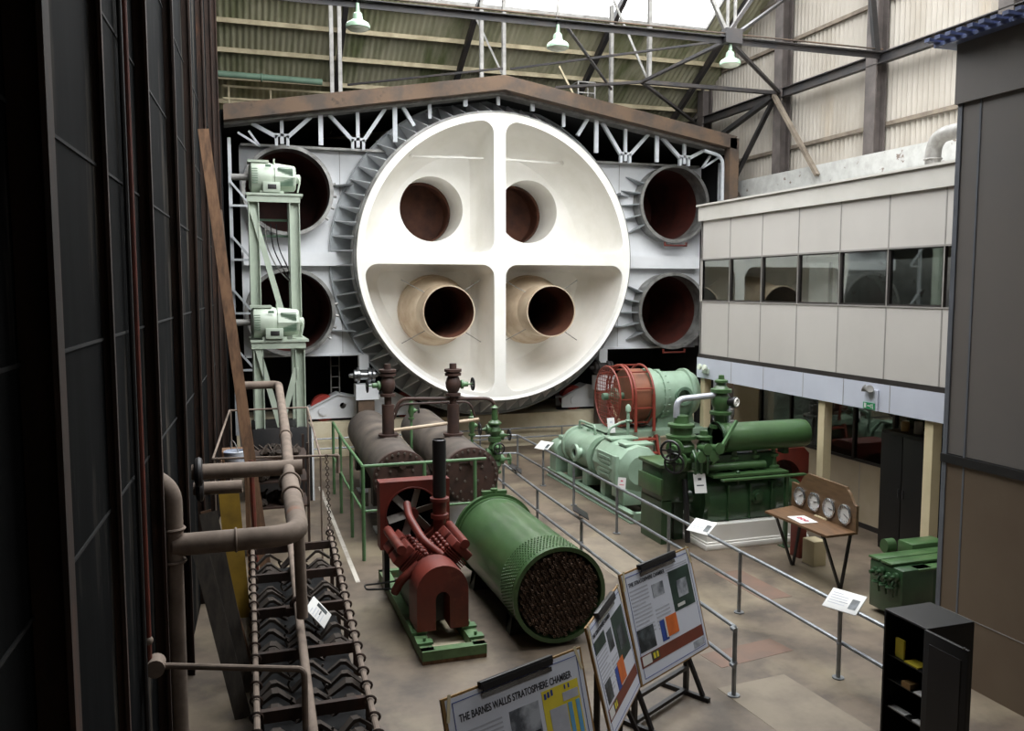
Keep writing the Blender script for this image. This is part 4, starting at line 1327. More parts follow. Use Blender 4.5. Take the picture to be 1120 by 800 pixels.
m.lathe([(0, 9.22), (0.52, 9.22), (0.62, 9.24), (0.63, 9.3), (0.63, 9.4), (0.56, 9.42), (0.56, 9.52), (0.6, 9.53), (0.6, 9.6), (0.54, 9.62), (0.54, 10.25), (0.6, 10.26), (0.6, 10.34), (0.56, 10.36), (0.5, 10.5), (0.3, 10.62), (0.12, 10.64), (0, 10.66)], AX, X_, 40)
mb_ = m.build('motor_body', LGREEN, t)
m = MB()
for k in range(20):
    a = 2 * PI * k / 20
    c = AX + V((9.52, 0.585 * math.cos(a), 0.585 * math.sin(a)))
    m.cyl(c - V((0.02, 0, 0)), c + V((0.14, 0, 0)), 0.016, n=6)
m.build('flange_bolts', LGREEN, mb_)
m = MB(); m.lathe([(0.16, 0.5), (0.17, 0.66), (0.22, 0.66), (0.22, 0.7), (0.15, 0.7), (0.13, 0.4), (0, 0.4)], AX + V((9.95, 0, 0.02)), (0, -1, 0), 24); m.build('air_port', MINTD, mb_)
m = MB(); m.prism([(-0.5, -0.76), (0.55, -0.76), (0.42, -0.3), (-0.38, -0.3)], (9.92, 18.5, 2.08), X_, Z_, 0.6); m.build('pedestal', LGREEN, mb_, smooth=False)
st = thing('step_ladder', 'small red metal steps up to the fan stand', 'steps', (8.95, 17.2, 0))
for x in (8.62, 9.18):
    m = MB(); m.bar((x, 17.0, 0), (x, 17.42, 1.26), 0.05, 0.09); m.build('stringer', GUARD, st, smooth=False)
for k in range(4):
    m = MB(); m.bx(8.64, 9.16, 17.02 + 0.1 * k, 17.2 + 0.1 * k, 0.25 + 0.3 * k, 0.28 + 0.3 * k); m.build('tread', GUARD, st, smooth=False)

# ================================================================ PALE GREEN COMPRESSOR SET
t = thing('compressor_set', 'long pale green compressor and motor on a low green skid behind the handrail', 'compressor', (7.85, 17, 0))
m = MB()
for x in (7.4, 8.2):
    m.ibeam((x, 14.9, 0.1), (x, 19.6, 0.1), 0.14, 0.2)
for y in (14.95, 16.4, 18.0, 19.5):
    m.bx(7.4, 8.2, y - 0.06, y + 0.06, 0.06, 0.2)
m.build('skid', LGREEN, t, smooth=False)
ax = V((7.8, 0, 0.9))
m = MB()
m.lathe([(0, 17.1), (0.36, 17.1), (0.46, 17.12), (0.46, 17.2), (0.4, 17.22), (0.4, 18.55), (0.45, 18.57), (0.45, 18.68), (0.36, 18.72), (0.2, 18.85), (0, 18.88)], ax, Y_, 36)
dr_ = m.build('drum', LGREEN, t)
m = MB()
for k in range(22):
    a = 2 * PI * k / 22
    c = ax + V((0.43 * math.cos(a), 17.16, 0.43 * math.sin(a)))
    m.cyl(c - V((0, 0.06, 0)), c + V((0, 0.06, 0)), 0.016, n=6)
m.build('flange_bolts', LGREEN, dr_)
m = MB(); m.lathe([(0.11, 0.3), (0.11, 0.5), (0.2, 0.5), (0.2, 0.56), (0.1, 0.56), (0.09, 0.3)], ax + V((0, 17.6, 0.02)), (-1, 0, 0), 24); m.build('side_port', LGREEN, dr_)
m = MB(); m.cyl(ax + V((-0.5, 17.6, 0.02)), ax + V((-0.52, 17.6, 0.02)), 0.098, n=20); m.build('port_dark_disc', VOID, dr_)  # black disc painted as the dark inside of the port
m = MB(); m.lathe([(0.46, 16.9), (0.38, 16.94), (0.38, 17.08), (0.46, 17.1)], ax, Y_, 32); m.build('coupling', LGREEN, t)
m = MB()
m.lathe([(0, 15.4), (0.3, 15.4), (0.48, 15.5), (0.5, 15.6), (0.5, 16.6), (0.46, 16.8), (0.3, 16.9), (0, 16.9)], ax + V((0, 0, 0.02)), Y_, 12)
gm_ = m.build('motor_casing', LGREEN, t, ang=20)
m = MB()
for k in range(5):
    m.bx(7.3, 7.34, 15.85, 16.4, 0.72 + 0.09 * k, 0.77 + 0.09 * k)
m.bx(7.32, 7.36, 15.75, 16.5, 0.66, 1.2)
m.build('louvre_panel', LGREEN, gm_, smooth=False)
m = MB(); m.bx(7.28, 7.36, 15.5, 15.68, 0.4, 1.22, 0.01); m.build('casing_rib', LGREEN, gm_)
for (y, w_) in ((15.8, 0.5), (16.5, 0.45)):
    m = MB(); m.bx(7.55, 8.2, y - 0.17, y + 0.17, 1.38, 1.43, 0.01); m.build('top_cover', LGREEN, gm_)
for y in (15.6, 16.5, 17.5, 18.4):
    m = MB(); m.bx(7.45, 8.15, y - 0.12, y + 0.12, 0.2, 0.55, 0.02); m.build('foot', LGREEN, t)
m = MB()
m.lathe([(0, 18.95), (0.2, 18.95), (0.24, 19.0), (0.24, 19.35), (0.2, 19.42), (0.18, 19.5), (0.06, 19.52), (0, 19.6)], V((7.55, 0, 0.72)), Y_, 24); m.bx(7.35, 7.75, 19.0, 19.4, 0.2, 0.6)
m.build('pump_motor', LGREEN, t)
m = MB(); m.bx(7.5, 7.85, 18.9, 19.25, 0.9, 1.05, 0.02); m.build('pump_cover', LGREEN, t)
for (p, q) in ((((7.75, 18.5, 1.3), (7.75, 18.5, 1.5)), ((7.75, 17.6, 1.5), (7.75, 17.6, 1.3))), (((7.95, 17.3, 1.25), (7.95, 17.3, 1.48)), ((8.3, 17.3, 1.62), (8.5, 17.3, 1.62)))):
    m = MB(); m.tube([p[0], p[1], q[0], q[1]], 0.03, 8, 0.1); m.build('pipe', LGREEN, t)
for y in (17.3, 17.7, 18.1, 18.5):
    m = MB(); m.cyl((7.8, y, 1.28), (7.8, y, 1.36), 0.04, n=8); m.build('boss', LGREEN, t)
m = MB(); m.cyl((8.25, 16.95, 0), (8.25, 16.95, 1.95), 0.035, n=10); m.lathe([(0.06, 1.9), (0.06, 2.0), (0.03, 2.05), (0, 2.06)], (8.25, 16.95, 0), Z_, 12); m.torus((8.25, 16.95, 1.7), Z_, 0.05, 0.02, 14, 6)
m.build('stand_pipe', LGREEN, t)

# ================================================================ DARK GREEN ENGINE ON A WHITE PLINTH
t = thing('engine_plinth', 'white skirted plinth under the dark green engine', 'plinth', (8.85, 13.7, 0))
m = MB(); m.bx(7.86, 9.92, 12.95, 14.3, 0, 0.44); m.build('body', WHITEP, t, smooth=False)
m = MB(); m.bx(7.82, 9.96, 12.91, 14.34, 0, 0.1, 0.015); m.bx(7.84, 9.94, 12.93, 14.32, 0.1, 0.14, 0.01); m.build('skirting', WHITEP, t)
t = thing('gas_engine', 'dark green engine with valves and a long overhead cylinder on the white plinth', 'engine', (8.8, 13.6, 0.44))
m = MB()
m.bx(7.95, 9.4, 13.1, 14.1, 0.44, 0.95, 0.06)
m.cyl((7.9, 13.55, 0.82), (9.6, 13.55, 0.82), 0.45, n=32)
ck = m.build('crankcase', DGREEN, t)
for x in (8.35, 8.8, 9.25):
    m = MB(); m.bx(x - 0.012, x + 0.012, 13.06, 13.2, 0.46, 1.1); m.build('rib', DGREEN, ck, smooth=False)
m = MB(); m.lathe([(0, 0.44), (0.3, 0.44), (0.34, 0.46), (0.34, 0.5), (0.0, 0.5)], (7.62, 13.55, 0.85), X_, 8); m.lathe([(0.36, 0.25), (0.38, 0.22), (0.3, 0.1), (0.12, 0.05), (0.1, -0.02), (0, -0.03)], (7.8, 13.55, 0.82), X_, 28); m.build('end_cover', DGREEN, ck)
m = MB(); m.lathe([(0.3, 0), (0.3, 0.35), (0.22, 0.4), (0.22, 0.55), (0, 0.55)], (9.55, 13.55, 0.78), X_, 20); m.build('gear_cover', DGREEN, ck)
m = MB(); m.lathe([(0.13, 0), (0.13, 0.05), (0.07, 0.06), (0.07, 0.1), (0, 0.1)], (8.95, 13.12, 0.85), (0, -1, 0), 18); m.build('inspection_cover', DGREEN, ck)
m = MB(); m.cyl((8.55, 13.1, 1.1), (8.55, 13.1, 1.3), 0.025, n=8); m.sph((8.55, 13.1, 1.31), 0.04, n=8); m.build('filler', DGREEN, ck)
m = MB(); m.bx(8.0, 9.55, 13.0, 13.75, 1.26, 1.3); m.build('deck_plate', GREEN, t, smooth=False)
for x in (8.2, 8.6, 9.05, 9.45):
    m = MB(); m.lathe([(0.12, 1.28), (0.12, 1.34), (0.07, 1.36), (0.06, 1.5), (0.1, 1.52), (0.1, 1.56), (0.05, 1.58), (0.04, 1.68), (0.06, 1.69), (0, 1.72)], (x, 13.35, 0), Z_, 16); m.build('valve_bonnet', GREEN, t)
m = MB(); m.tube([(7.95, 13.25, 1.4), (9.2, 13.25, 1.4)], 0.07, 14); m.build('manifold', GREEN, t)
m = MB(); m.bx(8.0, 9.5, 13.3, 14.0, 1.3, 1.6, 0.03); m.build('cylinder_block', DGREEN, t)
m = MB(); m.lathe([(0, 8.3), (0.2, 8.3), (0.24, 8.32), (0.24, 8.36), (0.265, 8.38), (0.265, 10.08), (0.25, 10.14), (0, 10.15)], (0, 13.4, 1.9), X_, 36); m.build('air_receiver', GREEN, t)
m = MB(); m.lathe([(0.3, 8.26), (0.3, 8.3), (0.0, 8.3)], (0, 13.4, 1.9), X_, 24); m.lathe([(0.3, 8.3), (0.26, 8.34)], (0, 13.4, 1.9), X_, 24); m.build('receiver_flange', DGREEN, t)
for x in (8.6, 9.7):
    m = MB(); m.bx(x - 0.05, x + 0.05, 13.3, 13.5, 1.55, 1.68); m.build('receiver_bracket', DGREEN, t, smooth=False)
# tall valve column
m = MB()
m.lathe([(0.13, 1.6), (0.13, 2.05), (0.2, 2.06), (0.2, 2.12), (0.12, 2.14), (0.12, 2.3), (0.2, 2.31), (0.2, 2.36), (0.12, 2.38), (0.17, 2.5), (0.17, 2.62), (0.12, 2.7), (0.19, 2.71), (0.19, 2.77), (0.14, 2.78), (0.09, 2.84), (0.09, 2.88), (0.12, 2.89), (0.12, 2.93), (0.06, 2.95), (0.05, 3.02), (0, 3.03)], (8.45, 13.55, 0), Z_, 22)
vc = m.build('valve_column', GREEN, t)
m = MB(); m.lathe([(0.08, 0.12), (0.08, 0.24), (0.1, 0.25), (0.1, 0.3), (0, 0.3)], (8.47, 13.55, 2.55), (0.45, -0.9, 0.0), 16); m.build('side_port', BLACKP, vc)
m = MB(); c = V((8.47, 13.55, 2.55)) + V((0.45, -0.9, 0)).normalized() * 0.3; d = V((0.45, -0.9, 0)).normalized(); m.torus(c, d, 0.065, 0.02, 20, 6); m.cyl(c, c + d * 0.01, 0.03, n=12); m.build('white_ring', WHITEP, vc)
# valve cluster at the left
m = MB()
m.lathe([(0.2, 1.35), (0.2, 1.5), (0.28, 1.52), (0.28, 1.57), (0.16, 1.6), (0.24, 1.7), (0.24, 1.8), (0.16, 1.9), (0.27, 1.92), (0.27, 1.98), (0.2, 2.0), (0.2, 2.12), (0.24, 2.13), (0.24, 2.18), (0.15, 2.2), (0.13, 2.28), (0.13, 2.33), (0, 2.34)], (7.62, 13.5, 0), Z_, 24)
vl = m.build('main_valve', GREEN, t)
m = MB(); m.lathe([(0.1, 1.35), (0.1, 1.6), (0.16, 1.62), (0.16, 1.66), (0.09, 1.7), (0.13, 1.8), (0.09, 1.88), (0.15, 1.9), (0.15, 1.95), (0.08, 1.97), (0.07, 2.05), (0, 2.06)], (8.02, 13.4, 0), Z_, 18); m.build('small_valve', GREEN, t)
for (z, x) in ((1.78, 7.62), (1.55, 7.7)):
    m = MB(); m.lathe([(0.1, 0.1), (0.1, 0.28), (0.16, 0.29), (0.16, 0.34), (0.08, 0.36), (0.08, 0.46), (0.03, 0.47), (0.03, 0.56)], (x, 13.5, z), (-0.75, -0.66, 0), 16); vb = m.build('valve_arm', GREEN, vl)
    d = V((-0.75, -0.66, 0)); c = V((x, 13.5, z)) + d * 0.55
    m = MB(); m.torus(c, d, 0.17, 0.022, 24, 6); u_, v_, _ = basis(d); m.bar(c - u_ * 0.17, c + u_ * 0.17, 0.025, 0.025); m.bar(c - v_ * 0.17, c + v_ * 0.17, 0.025, 0.025); m.cyl(c - d * 0.01, c + d * 0.03, 0.045, n=12); m.build('hand_wheel', BLACKP, vb)
for k in range(4):
    m = MB(); x = 7.72 + 0.12 * k; m.lathe([(0.07, 0.1), (0.07, 0.3), (0.1, 0.31), (0.1, 0.35), (0, 0.36)], (x, 13.35, 1.62 + 0.13 * (k % 2)), (0.1, -1, 0.1), 14); m.build('valve_arm', GREEN, vl)
for x in (7.66, 7.78, 7.9):
    m = MB(); m.tube([(x, 13.15, 1.75), (x - 0.03, 13.0, 1.65), (x, 13.05, 1.35)], 0.022, 8, 0.08); m.build('small_pipe', DGREEN, vl)
m = MB(); m.bar((7.98, 13.05, 1.5), (8.5, 13.1, 2.25), 0.05, 0.05); m.build('control_rod', RAILGR, t, smooth=False)
# gearbox frame left of the plinth
m = MB(); m.bx(7.25, 7.78, 13.5, 14.3, 0.75, 1.42, 0.03); m.bx(7.25, 7.45, 13.5, 14.3, 0, 0.8); m.bx(7.62, 7.8, 13.7, 14.3, 0, 0.8); m.build('gearbox', DGREEN, t)
m = MB(); m.bx(7.2, 7.82, 13.46, 14.34, 1.4, 1.46, 0.01); m.bx(7.2, 7.26, 13.46, 14.34, 0.9, 1.2, 0.01); m.build('gearbox_flange', GREEN, t)
m = MB(); m.tube([(7.62, 13.35, 1.2), (7.58, 13.2, 0.8), (7.62, 13.2, 0.1)], 0.05, 10, 0.2); m.build('drain_hose', BLACKP, t)
# green front railing of the engine
m = MB(); m.bx(9.28, 9.34, 12.7, 12.76, 0, 1.3); m.bx(9.22, 9.4, 12.64, 12.82, 0, 0.015); m.build('front_post', DGREEN, t, smooth=False)
m = MB(); m.bx(8.0, 9.7, 12.68, 12.78, 1.27, 1.3); m.build('front_rail', GREEN, t, smooth=False)
m = MB(); m.tube([(7.52, 13.5, 2.3), (7.52, 13.5, 2.62), (8.32, 13.55, 2.66)], 0.055, 12, 0.25)
tag(m.build('silver_pipe', M('silver_pipe_paint', 'b9bcc4', 0.35, 0.3)), 'silver elbow pipe arching between the valves of the dark green engine', 'pipe')
m = MB(); m.cyl((8.66, 13.62, 1.5), (8.66, 13.62, 2.5), 0.035, n=10)
tag(m.build('silver_pipe', bpy.data.materials['silver_pipe_paint']), 'thin upright silver pipe beside the tall green valve column', 'pipe')
# things behind
t = thing('red_machine', 'dark red machine cover with a round arch, behind the green engine', 'machine', (10.2, 14.6, 0))
m = MB()
P = [(-0.55, 0), (-0.42, 0)] + [(-0.42 * math.cos(PI * k / 16) + 0.02, 0.78 + 0.42 * math.sin(PI * k / 16)) for k in range(17)] + [(0.44, 0), (0.62, 0), (0.62, 1.3), (0.5, 1.42), (-0.45, 1.42), (-0.55, 1.3)]
m.prism(P, (10.35, 14.9, 0), X_, Z_, 0.6)
m.build('cover', RED, t, smooth=False)
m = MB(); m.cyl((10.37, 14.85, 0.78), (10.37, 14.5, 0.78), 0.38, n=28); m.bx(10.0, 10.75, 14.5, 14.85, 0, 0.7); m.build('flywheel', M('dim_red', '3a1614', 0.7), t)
t = thing('grey_pump', 'small grey valve assembly standing behind the overhead green cylinder', 'pump', (10.6, 16.5, 0))
m = MB(); m.cyl((10.35, 16.3, 0), (10.35, 16.3, 1.6), 0.06, n=12); m.lathe([(0.1, 1.6), (0.18, 1.62), (0.18, 1.7), (0.1, 1.72), (0.14, 1.82), (0.14, 1.95), (0.08, 2.0), (0.12, 2.02), (0.12, 2.08), (0, 2.1)], (10.35, 16.3, 0), Z_, 16); m.build('body', GREYST, t)
m = MB(); m.torus((10.05, 16.3, 1.8), X_, 0.13, 0.02, 20, 6); m.cyl((10.05, 16.3, 1.8), (10.3, 16.3, 1.8), 0.03, n=8); m.build('hand_wheel', BLACKP, t)

# ================================================================ HANDRAILS
def handrail(name, label, pts, z, posts, mid=True, group='galvanised handrails'):
    t = thing(name, label, 'handrail', (pts[0][0], pts[0][1], 0), group=group)
    for zz in (z, z * 0.48):
        m = MB(); m.tube([(x, y, zz) for x, y in pts], 0.026, 10, 0.06); m.build('rail', GALV, t)
    for (x, y) in posts:
        m = MB(); m.cyl((x, y, 0.01), (x, y, z), 0.026, n=12); m.cyl((x, y, 0), (x, y, 0.015), 0.07, n=16); m.sph((x, y, z * 0.48), 0.036, n=10); m.build('post', GALV, t)
    return t
handrail('handrail', 'galvanised handrail on the right of the walkway, in front of the green machines', [(6.75, 6.3), (6.85, 20.4), (5.75, 20.6)], 0.88, [(6.75, 6.4), (6.72, 8.1), (6.76, 10.25), (6.8, 12.4), (6.8, 14.4), (6.83, 16.6), (6.84, 18.5), (6.85, 20.4)])
handrail('handrail', 'galvanised handrail on the left of the walkway, beside the green tube bundle', [(5.62, 20.3), (5.55, 17.4), (5.45, 14.9), (5.3, 8.1), (5.25, 8.1), (5.25, 8.02)], 0.8, [(5.6, 20.3), (5.52, 17.4), (5.47, 15.1), (5.45, 12.9), (5.4, 10.5), (5.3, 8.1)])
def placard(p, w_, h, rot, tilt, label, mat=PAPERW, group='caption boards on the handrails', lines=True):
    t = thing('caption_board', label, 'sign', p, rot, group, local=True)
    Rm = Matrix.Rotation(math.radians(-tilt), 3, 'X')
    m = MB(); m.box((0, 0, 0.03), (w_, h, 0.012), Rm, 0.003); m.build('plate', mat, t, local=True)
    m = MB(); m.box((0, 0, -0.0), (0.1, 0.05, 0.05)); m.build('clamp', BLACKP, t, local=True, smooth=False)
    if lines:
        m = MB()
        for k in range(5):
            L = w_ * (0.5 if k else 0.3)
            m.box(Rm @ V((-w_ * 0.42 + L / 2, h * (0.3 - 0.13 * k), 0.0075)) + V((0, 0, 0.03)), (L, h * 0.035, 0.001), Rm)
        m.build('text_lines', GREYINK, t, local=True, smooth=False)
        m = MB(); m.box(Rm @ V((w_ * 0.3, -h * 0.05, 0.0075)) + V((0, 0, 0.03)), (w_ * 0.22, h * 0.5, 0.001), Rm); m.build('picture', PHOTOD, t, local=True, smooth=False)
    return t
placard((6.73, 8.05, 0.92), 0.42, 0.3, -68, -32, 'white caption board on the right handrail nearest the dark cabinet')
placard((6.79, 11.35, 0.92), 0.4, 0.28, -68, -32, 'white caption board on the right handrail in front of the white plinth')
placard((6.86, 18.5, 0.92), 0.4, 0.28, -62, -32, 'white caption board at the far end of the right handrail')
placard((5.45, 12.95, 0.86), 0.42, 0.3, 70, -32, 'dark backed caption board on the left handrail nearer the camera', BLACKP, lines=False)
placard((5.53, 16.6, 0.86), 0.42, 0.3, 70, -32, 'dark backed caption board on the left handrail farther from the camera', BLACKP, lines=False)
def card(p, w_, h, rot, tilt, label, mark=INK):
    t = thing('label_card', label, 'card', p, rot, 'small cards on the machines', local=True)
    Rm = Matrix.Rotation(math.radians(-tilt), 3, 'X')
    m = MB(); m.box(Rm @ V((0, 0, h / 2)), (w_, 0.006, h), Rm); m.build('card', PAPERW, t, local=True, smooth=False)
    m = MB(); m.box(Rm @ V((0.0, -0.004, h * 0.72)), (w_ * 0.3, 0.001, h * 0.12), Rm); m.box(Rm @ V((0.0, -0.004, h * 0.4)), (w_ * 0.6, 0.001, h * 0.06), Rm); m.build('print', mark, t, local=True, smooth=False)
card((7.27, 15.2, 0.62), 0.16, 0.24, -40, 12, 'small white card on the pale green compressor', REDINK)
card((7.75, 13.0, 1.02), 0.22, 0.34, -8, 18, 'white card hanging on the dark green engine')
card((8.12, 17.5, 1.34), 0.18, 0.34, 0, 14, 'white card standing before the red fan guard', GREYINK)

# ================================================================ BENCH WITH GAUGE BOARD, CUPBOARD, RIGHT HAND MACHINES
t = thing('gauge_bench', 'wooden bench on black V legs in front of the white plinth', 'bench', (8.75, 11.3, 0))
m = MB(); m.prism([(8.38, 12.02), (8.4, 10.48), (8.98, 10.5), (9.12, 12.25)][::-1], (0, 0, 0.9), X_, Y_, -0.035) if False else m.prism([(8.4, 10.48), (8.98, 10.5), (9.12, 12.2), (8.38, 12.02)], (0, 0, 0.865), X_, Y_, 0.035)
m.build('bench_top', WOOD, t, smooth=False)
for y in (11.8, 10.62):
    m = MB()
    m.bar((8.45, y, 0.85), (8.78, y, 0.0), 0.045, 0.03, (1, 0, 0)); m.bar((8.95, y, 0.85), (8.8, y, 0.0), 0.045, 0.03, (1, 0, 0)); m.bar((8.42, y, 0.845), (8.98, y, 0.845), 0.04, 0.03)
    m.build('leg', BLACKP, t, smooth=False)
m = MB(); m.bar((8.97, 10.6, 0.845), (9.0, 11.9, 0.845), 0.03, 0.04); m.build('frame_bar', BLACKP, t, smooth=False)
t = thing('gauge_board', 'wooden board with four round dials standing on the bench', 'gauge board', (9.02, 11.4, 0.9))
L = 1.72
def gp(s_):                 # shaped top edge
    P = [(0, 0), (L, 0), (L, 0.42), (L - 0.3, 0.42)]
    return P
top = [(0, 0), (L, 0), (L, 0.4)] + [(L - 0.02 - 0.22 * k / 8, 0.4 + 0.2 * (0.5 - 0.5 * math.cos(PI * k / 8))) for k in range(0, 9)] + [(L - 0.26, 0.64)] + [(0.44, 0.64)] + [(0.4 - 0.22 * k / 8, 0.6 - 0.2 * (0.5 - 0.5 * math.cos(PI * k / 8))) for k in range(0, 9)] + [(0, 0.4)]
gu = V((-0.06, -1, 0)).normalized()
m = MB(); m.prism(top, (9.09, 12.22, 0.9), gu, Z_, 0.045); m.build('board', GAUGEW, t, smooth=False)
nrm = gu.cross(V(Z_))
for k in range(4):
    c = V((9.09, 12.22, 0.9)) + gu * (0.26 + 0.4 * k) + V((0, 0, 0.21))
    face = -1 if nrm.x > 0 else 1
    d = nrm * face
    off = 0.0 if face < 0 else 0.045
    m = MB(); m.lathe([(0.155, -0.005), (0.16, 0.02), (0.14, 0.035), (0.135, 0.012)], c + d * off, d, 28); g = m.build('dial_rim', CHROME, t)
    m = MB(); m.cyl(c + d * off, c + d * (off + 0.01), 0.137, n=28); m.build('dial_face', PAPERW, g)
    m = MB(); u_, v_, _ = basis(d); m.bar(c + d * (off + 0.013) - u_ * 0.02, c + d * (off + 0.013) + u_ * 0.08 + v_ * (0.05 - 0.03 * k), 0.012, 0.004)
    for q in range(12):
        a = 2 * PI * q / 12; e = c + d * (off + 0.012) + (u_ * math.cos(a) + v_ * math.sin(a)) * 0.1; m.bar(e, e + (u_ * math.cos(a) + v_ * math.sin(a)) * 0.02, 0.008, 0.002)
    m.build('dial_marks', INK, g, smooth=False)
m = MB(); c = V((8.98, 11.35, 0.905)); m.box(c, (0.05, 0.3, 0.02)); m.build('name_strip', CREAM, t, smooth=False)
t = thing('red_notice', 'white notice with red letters lying on the bench', 'notice', (8.62, 11.35, 0.903))
m = MB(); m.box((8.62, 11.35, 0.906), (0.3, 0.42, 0.006), -6); m.build('sheet', PAPERW, t, smooth=False)
m = MB()
for k in range(3):
    m.torus((8.62, 11.25 + 0.09 * k, 0.911), Z_, 0.035, 0.008, 12, 5)
m.build('red_marks', REDINK, t)
m = MB(); m.bx(9.05, 9.3, 11.6, 11.9, 0, 0.42, 0.01)
tag(m.build('floor_box', CREAM, smooth=False), 'small cream box on the floor under the wooden bench', 'box')
m = MB(); m.bx(9.1, 9.25, 12.05, 12.3, 0, 0.72, 0.01); tag(m.build('red_post', RED, smooth=False), 'short dark red post on the floor behind the wooden bench', 'post')
t = thing('tall_cupboard', 'tall dark cupboard standing before the glazed screen', 'cupboard', (11.1, 11.7, 0))
m = MB(); m.bx(10.87, 11.4, 11.15, 12.2, 0, 2.12, 0.01); m.build('carcass', DARKCAB, t)
for (a, b) in ((11.17, 11.665), (11.685, 12.18)):
    m = MB(); m.bx(10.85, 10.87, a, b, 0.08, 2.06, 0.004); d = m.build('door', DARKCAB, t)
    m = MB(); m.bx(10.83, 10.85, (b - 0.05) if a < 11.5 else (a + 0.03), (b - 0.03) if a < 11.5 else (a + 0.05), 1.0, 1.15); m.build('handle', STEELD, d, smooth=False)
for (y, c_, lab, h) in ((11.9, BRASS, 'small brass coloured tin on top of the tall cupboard', 0.16), (11.6, GREYST, 'small grey can on top of the tall cupboard', 0.2)):
    m = MB(); m.lathe([(0, 0), (0.07, 0), (0.07, h), (0.06, h + 0.01), (0, h + 0.01)], (11.1, y, 2.121), Z_, 16); tag(m.build('tin', c_), lab, 'tin', 'tins on the tall cupboard')
# green switchgear like machine at the right
t = thing('green_tank_machine', 'dark green boxy machine beside the grey cabin wall, behind the dark cabinet', 'machine', (9.3, 9.52, 0), local=True)
m = MB(); m.bx(8.42, 9.1, 8.7, 9.75, 0.1, 1.05, 0.03); m.bx(9.1, 10.2, 8.8, 9.7, 0.0, 0.98, 0.03); m.build('casing', DGREEN, t, local=True)
for (y0, y1, z, x0, x1) in ((9.42, 9.78, 1.06, 8.4, 10.2), (9.02, 9.38, 1.06, 8.4, 10.2), (8.68, 8.98, 1.0, 8.75, 10.2)):
    m = MB(); m.bx(x0, x1, y0, y1, z, z + 0.05, 0.012); m.build('lid', GREEN, t, local=True)
m = MB(); m.cyl((8.85, 9.95, 1.2), (9.05, 9.95, 1.2), 0.14, n=24); m.cyl((8.95, 9.95, 1.0), (8.95, 9.95, 1.15), 0.06, n=12); m.build('round_float', GREEN, t, local=True)
m = MB(); m.bx(9.4, 10.2, 9.8, 10.3, 0.9, 1.2, 0.03); m.bx(9.45, 10.15, 9.85, 10.25, 0, 0.9); m.build('rear_box', GREEN, t, local=True)
m = MB()
for k in range(4):
    m.lathe([(0.05, 0), (0.09, 0.03), (0.09, 0.07), (0.04, 0.09), (0.04, 0.16), (0, 0.17)], (8.42, 8.85 + 0.22 * k, 0.9 - 0.05 * (k % 2)), (-1, 0, 0), 12)
for k in range(3):
    m.torus((8.3, 8.9 + 0.22 * k, 0.7), Z_, 0.07, 0.02, 14, 6)
    m.tube([(8.42, 8.9 + 0.22 * k, 0.85), (8.33, 8.9 + 0.22 * k, 0.75), (8.36, 8.9 + 0.22 * k, 0.5)], 0.025, 8, 0.05)
m.build('cable_glands', DGREEN, t, local=True)
for o in t.children:
    o.data.transform(Matrix.Diagonal((0.79, 0.6, 0.72, 1)) @ Matrix.Translation((-9.3, -9.3, 0)))
# display cabinet with an open door
t = thing('display_cabinet', 'dark display cabinet with its door swung open, at the lower right', 'cabinet', (5.74, 5.77, 0))
x0, x1, y0, y1, H_ = 5.48, 5.99, 5.54, 6.03, 1.75
m = MB()
m.bx(x0, x1, y0, y1, H_ - 0.02, H_, 0.004); m.bx(x0, x1, y0, y1, 0, 0.08)
m.bx(x1 - 0.02, x1, y0, y1, 0.08, H_ - 0.02); m.bx(x0, x1 - 0.02, y0, y0 + 0.02, 0.08, H_ - 0.02); m.bx(x0, x1 - 0.02, y1 - 0.02, y1, 0.08, H_ - 0.02)
m.build('carcass', DARKCAB, t, smooth=False)
SH = (1.45, 1.2, 0.95, 0.7)
for z in (1.34, 1.12, 0.86, 0.5):
    m = MB(); m.bx(x0 + 0.03, x1 - 0.02, y0 + 0.02, y1 - 0.02, z - 0.008, z); m.build('shelf', DARKCAB, t, smooth=False)
m = MB(); m.bx(x0 - 0.03, x0, 5.09, 5.54, 0.05, H_, 0.004); d = m.build('door', DARKCAB, t)
m = MB(); m.bx(x0 - 0.035, x0 - 0.03, 5.15, 5.48, 0.15, H_ - 0.1, 0.002); m.build('door_panel', BLACKP, d, smooth=False)
m = MB(); m.cyl((x0 - 0.03, 5.13, H_), (x0 - 0.03, 5.13, H_ + 0.012), 0.01, n=8); m.build('door_pin', CHROME, d)
for (x, y, z, dx, dy, dz, mt, nm, lab) in ((5.55, 5.9, 1.34, 0.02, 0.1, 0.17, YELLOW, 'card', 'upright yellow card on the top shelf of the dark cabinet'),
                                          (5.58, 5.74, 1.34, 0.12, 0.16, 0.012, YELLOW, 'leaflet', 'flat yellow leaflet on the top shelf of the dark cabinet'),
                                          (5.56, 5.64, 1.12, 0.1, 0.1, 0.012, PAPERW, 'leaflet', 'white slip on the second shelf of the dark cabinet, nearest its door'),
                                          (5.56, 5.78, 1.12, 0.1, 0.1, 0.05, BRASS, 'block', 'small brass block on the second shelf of the dark cabinet'),
                                          (5.55, 5.88, 0.86, 0.07, 0.2, 0.012, PAPERW, 'leaflet', 'long white slip at the back of the third shelf of the dark cabinet'),
                                          (5.55, 5.64, 0.86, 0.07, 0.12, 0.012, PAPERW, 'leaflet', 'white slip at the front of the third shelf of the dark cabinet')):
    m = MB(); m.bx(x - dx / 2, x + dx / 2, y - dy / 2, y + dy / 2, z + 0.0005, z + dz); tag(m.build(nm, mt, smooth=False), lab, nm, 'things in the dark display cabinet')
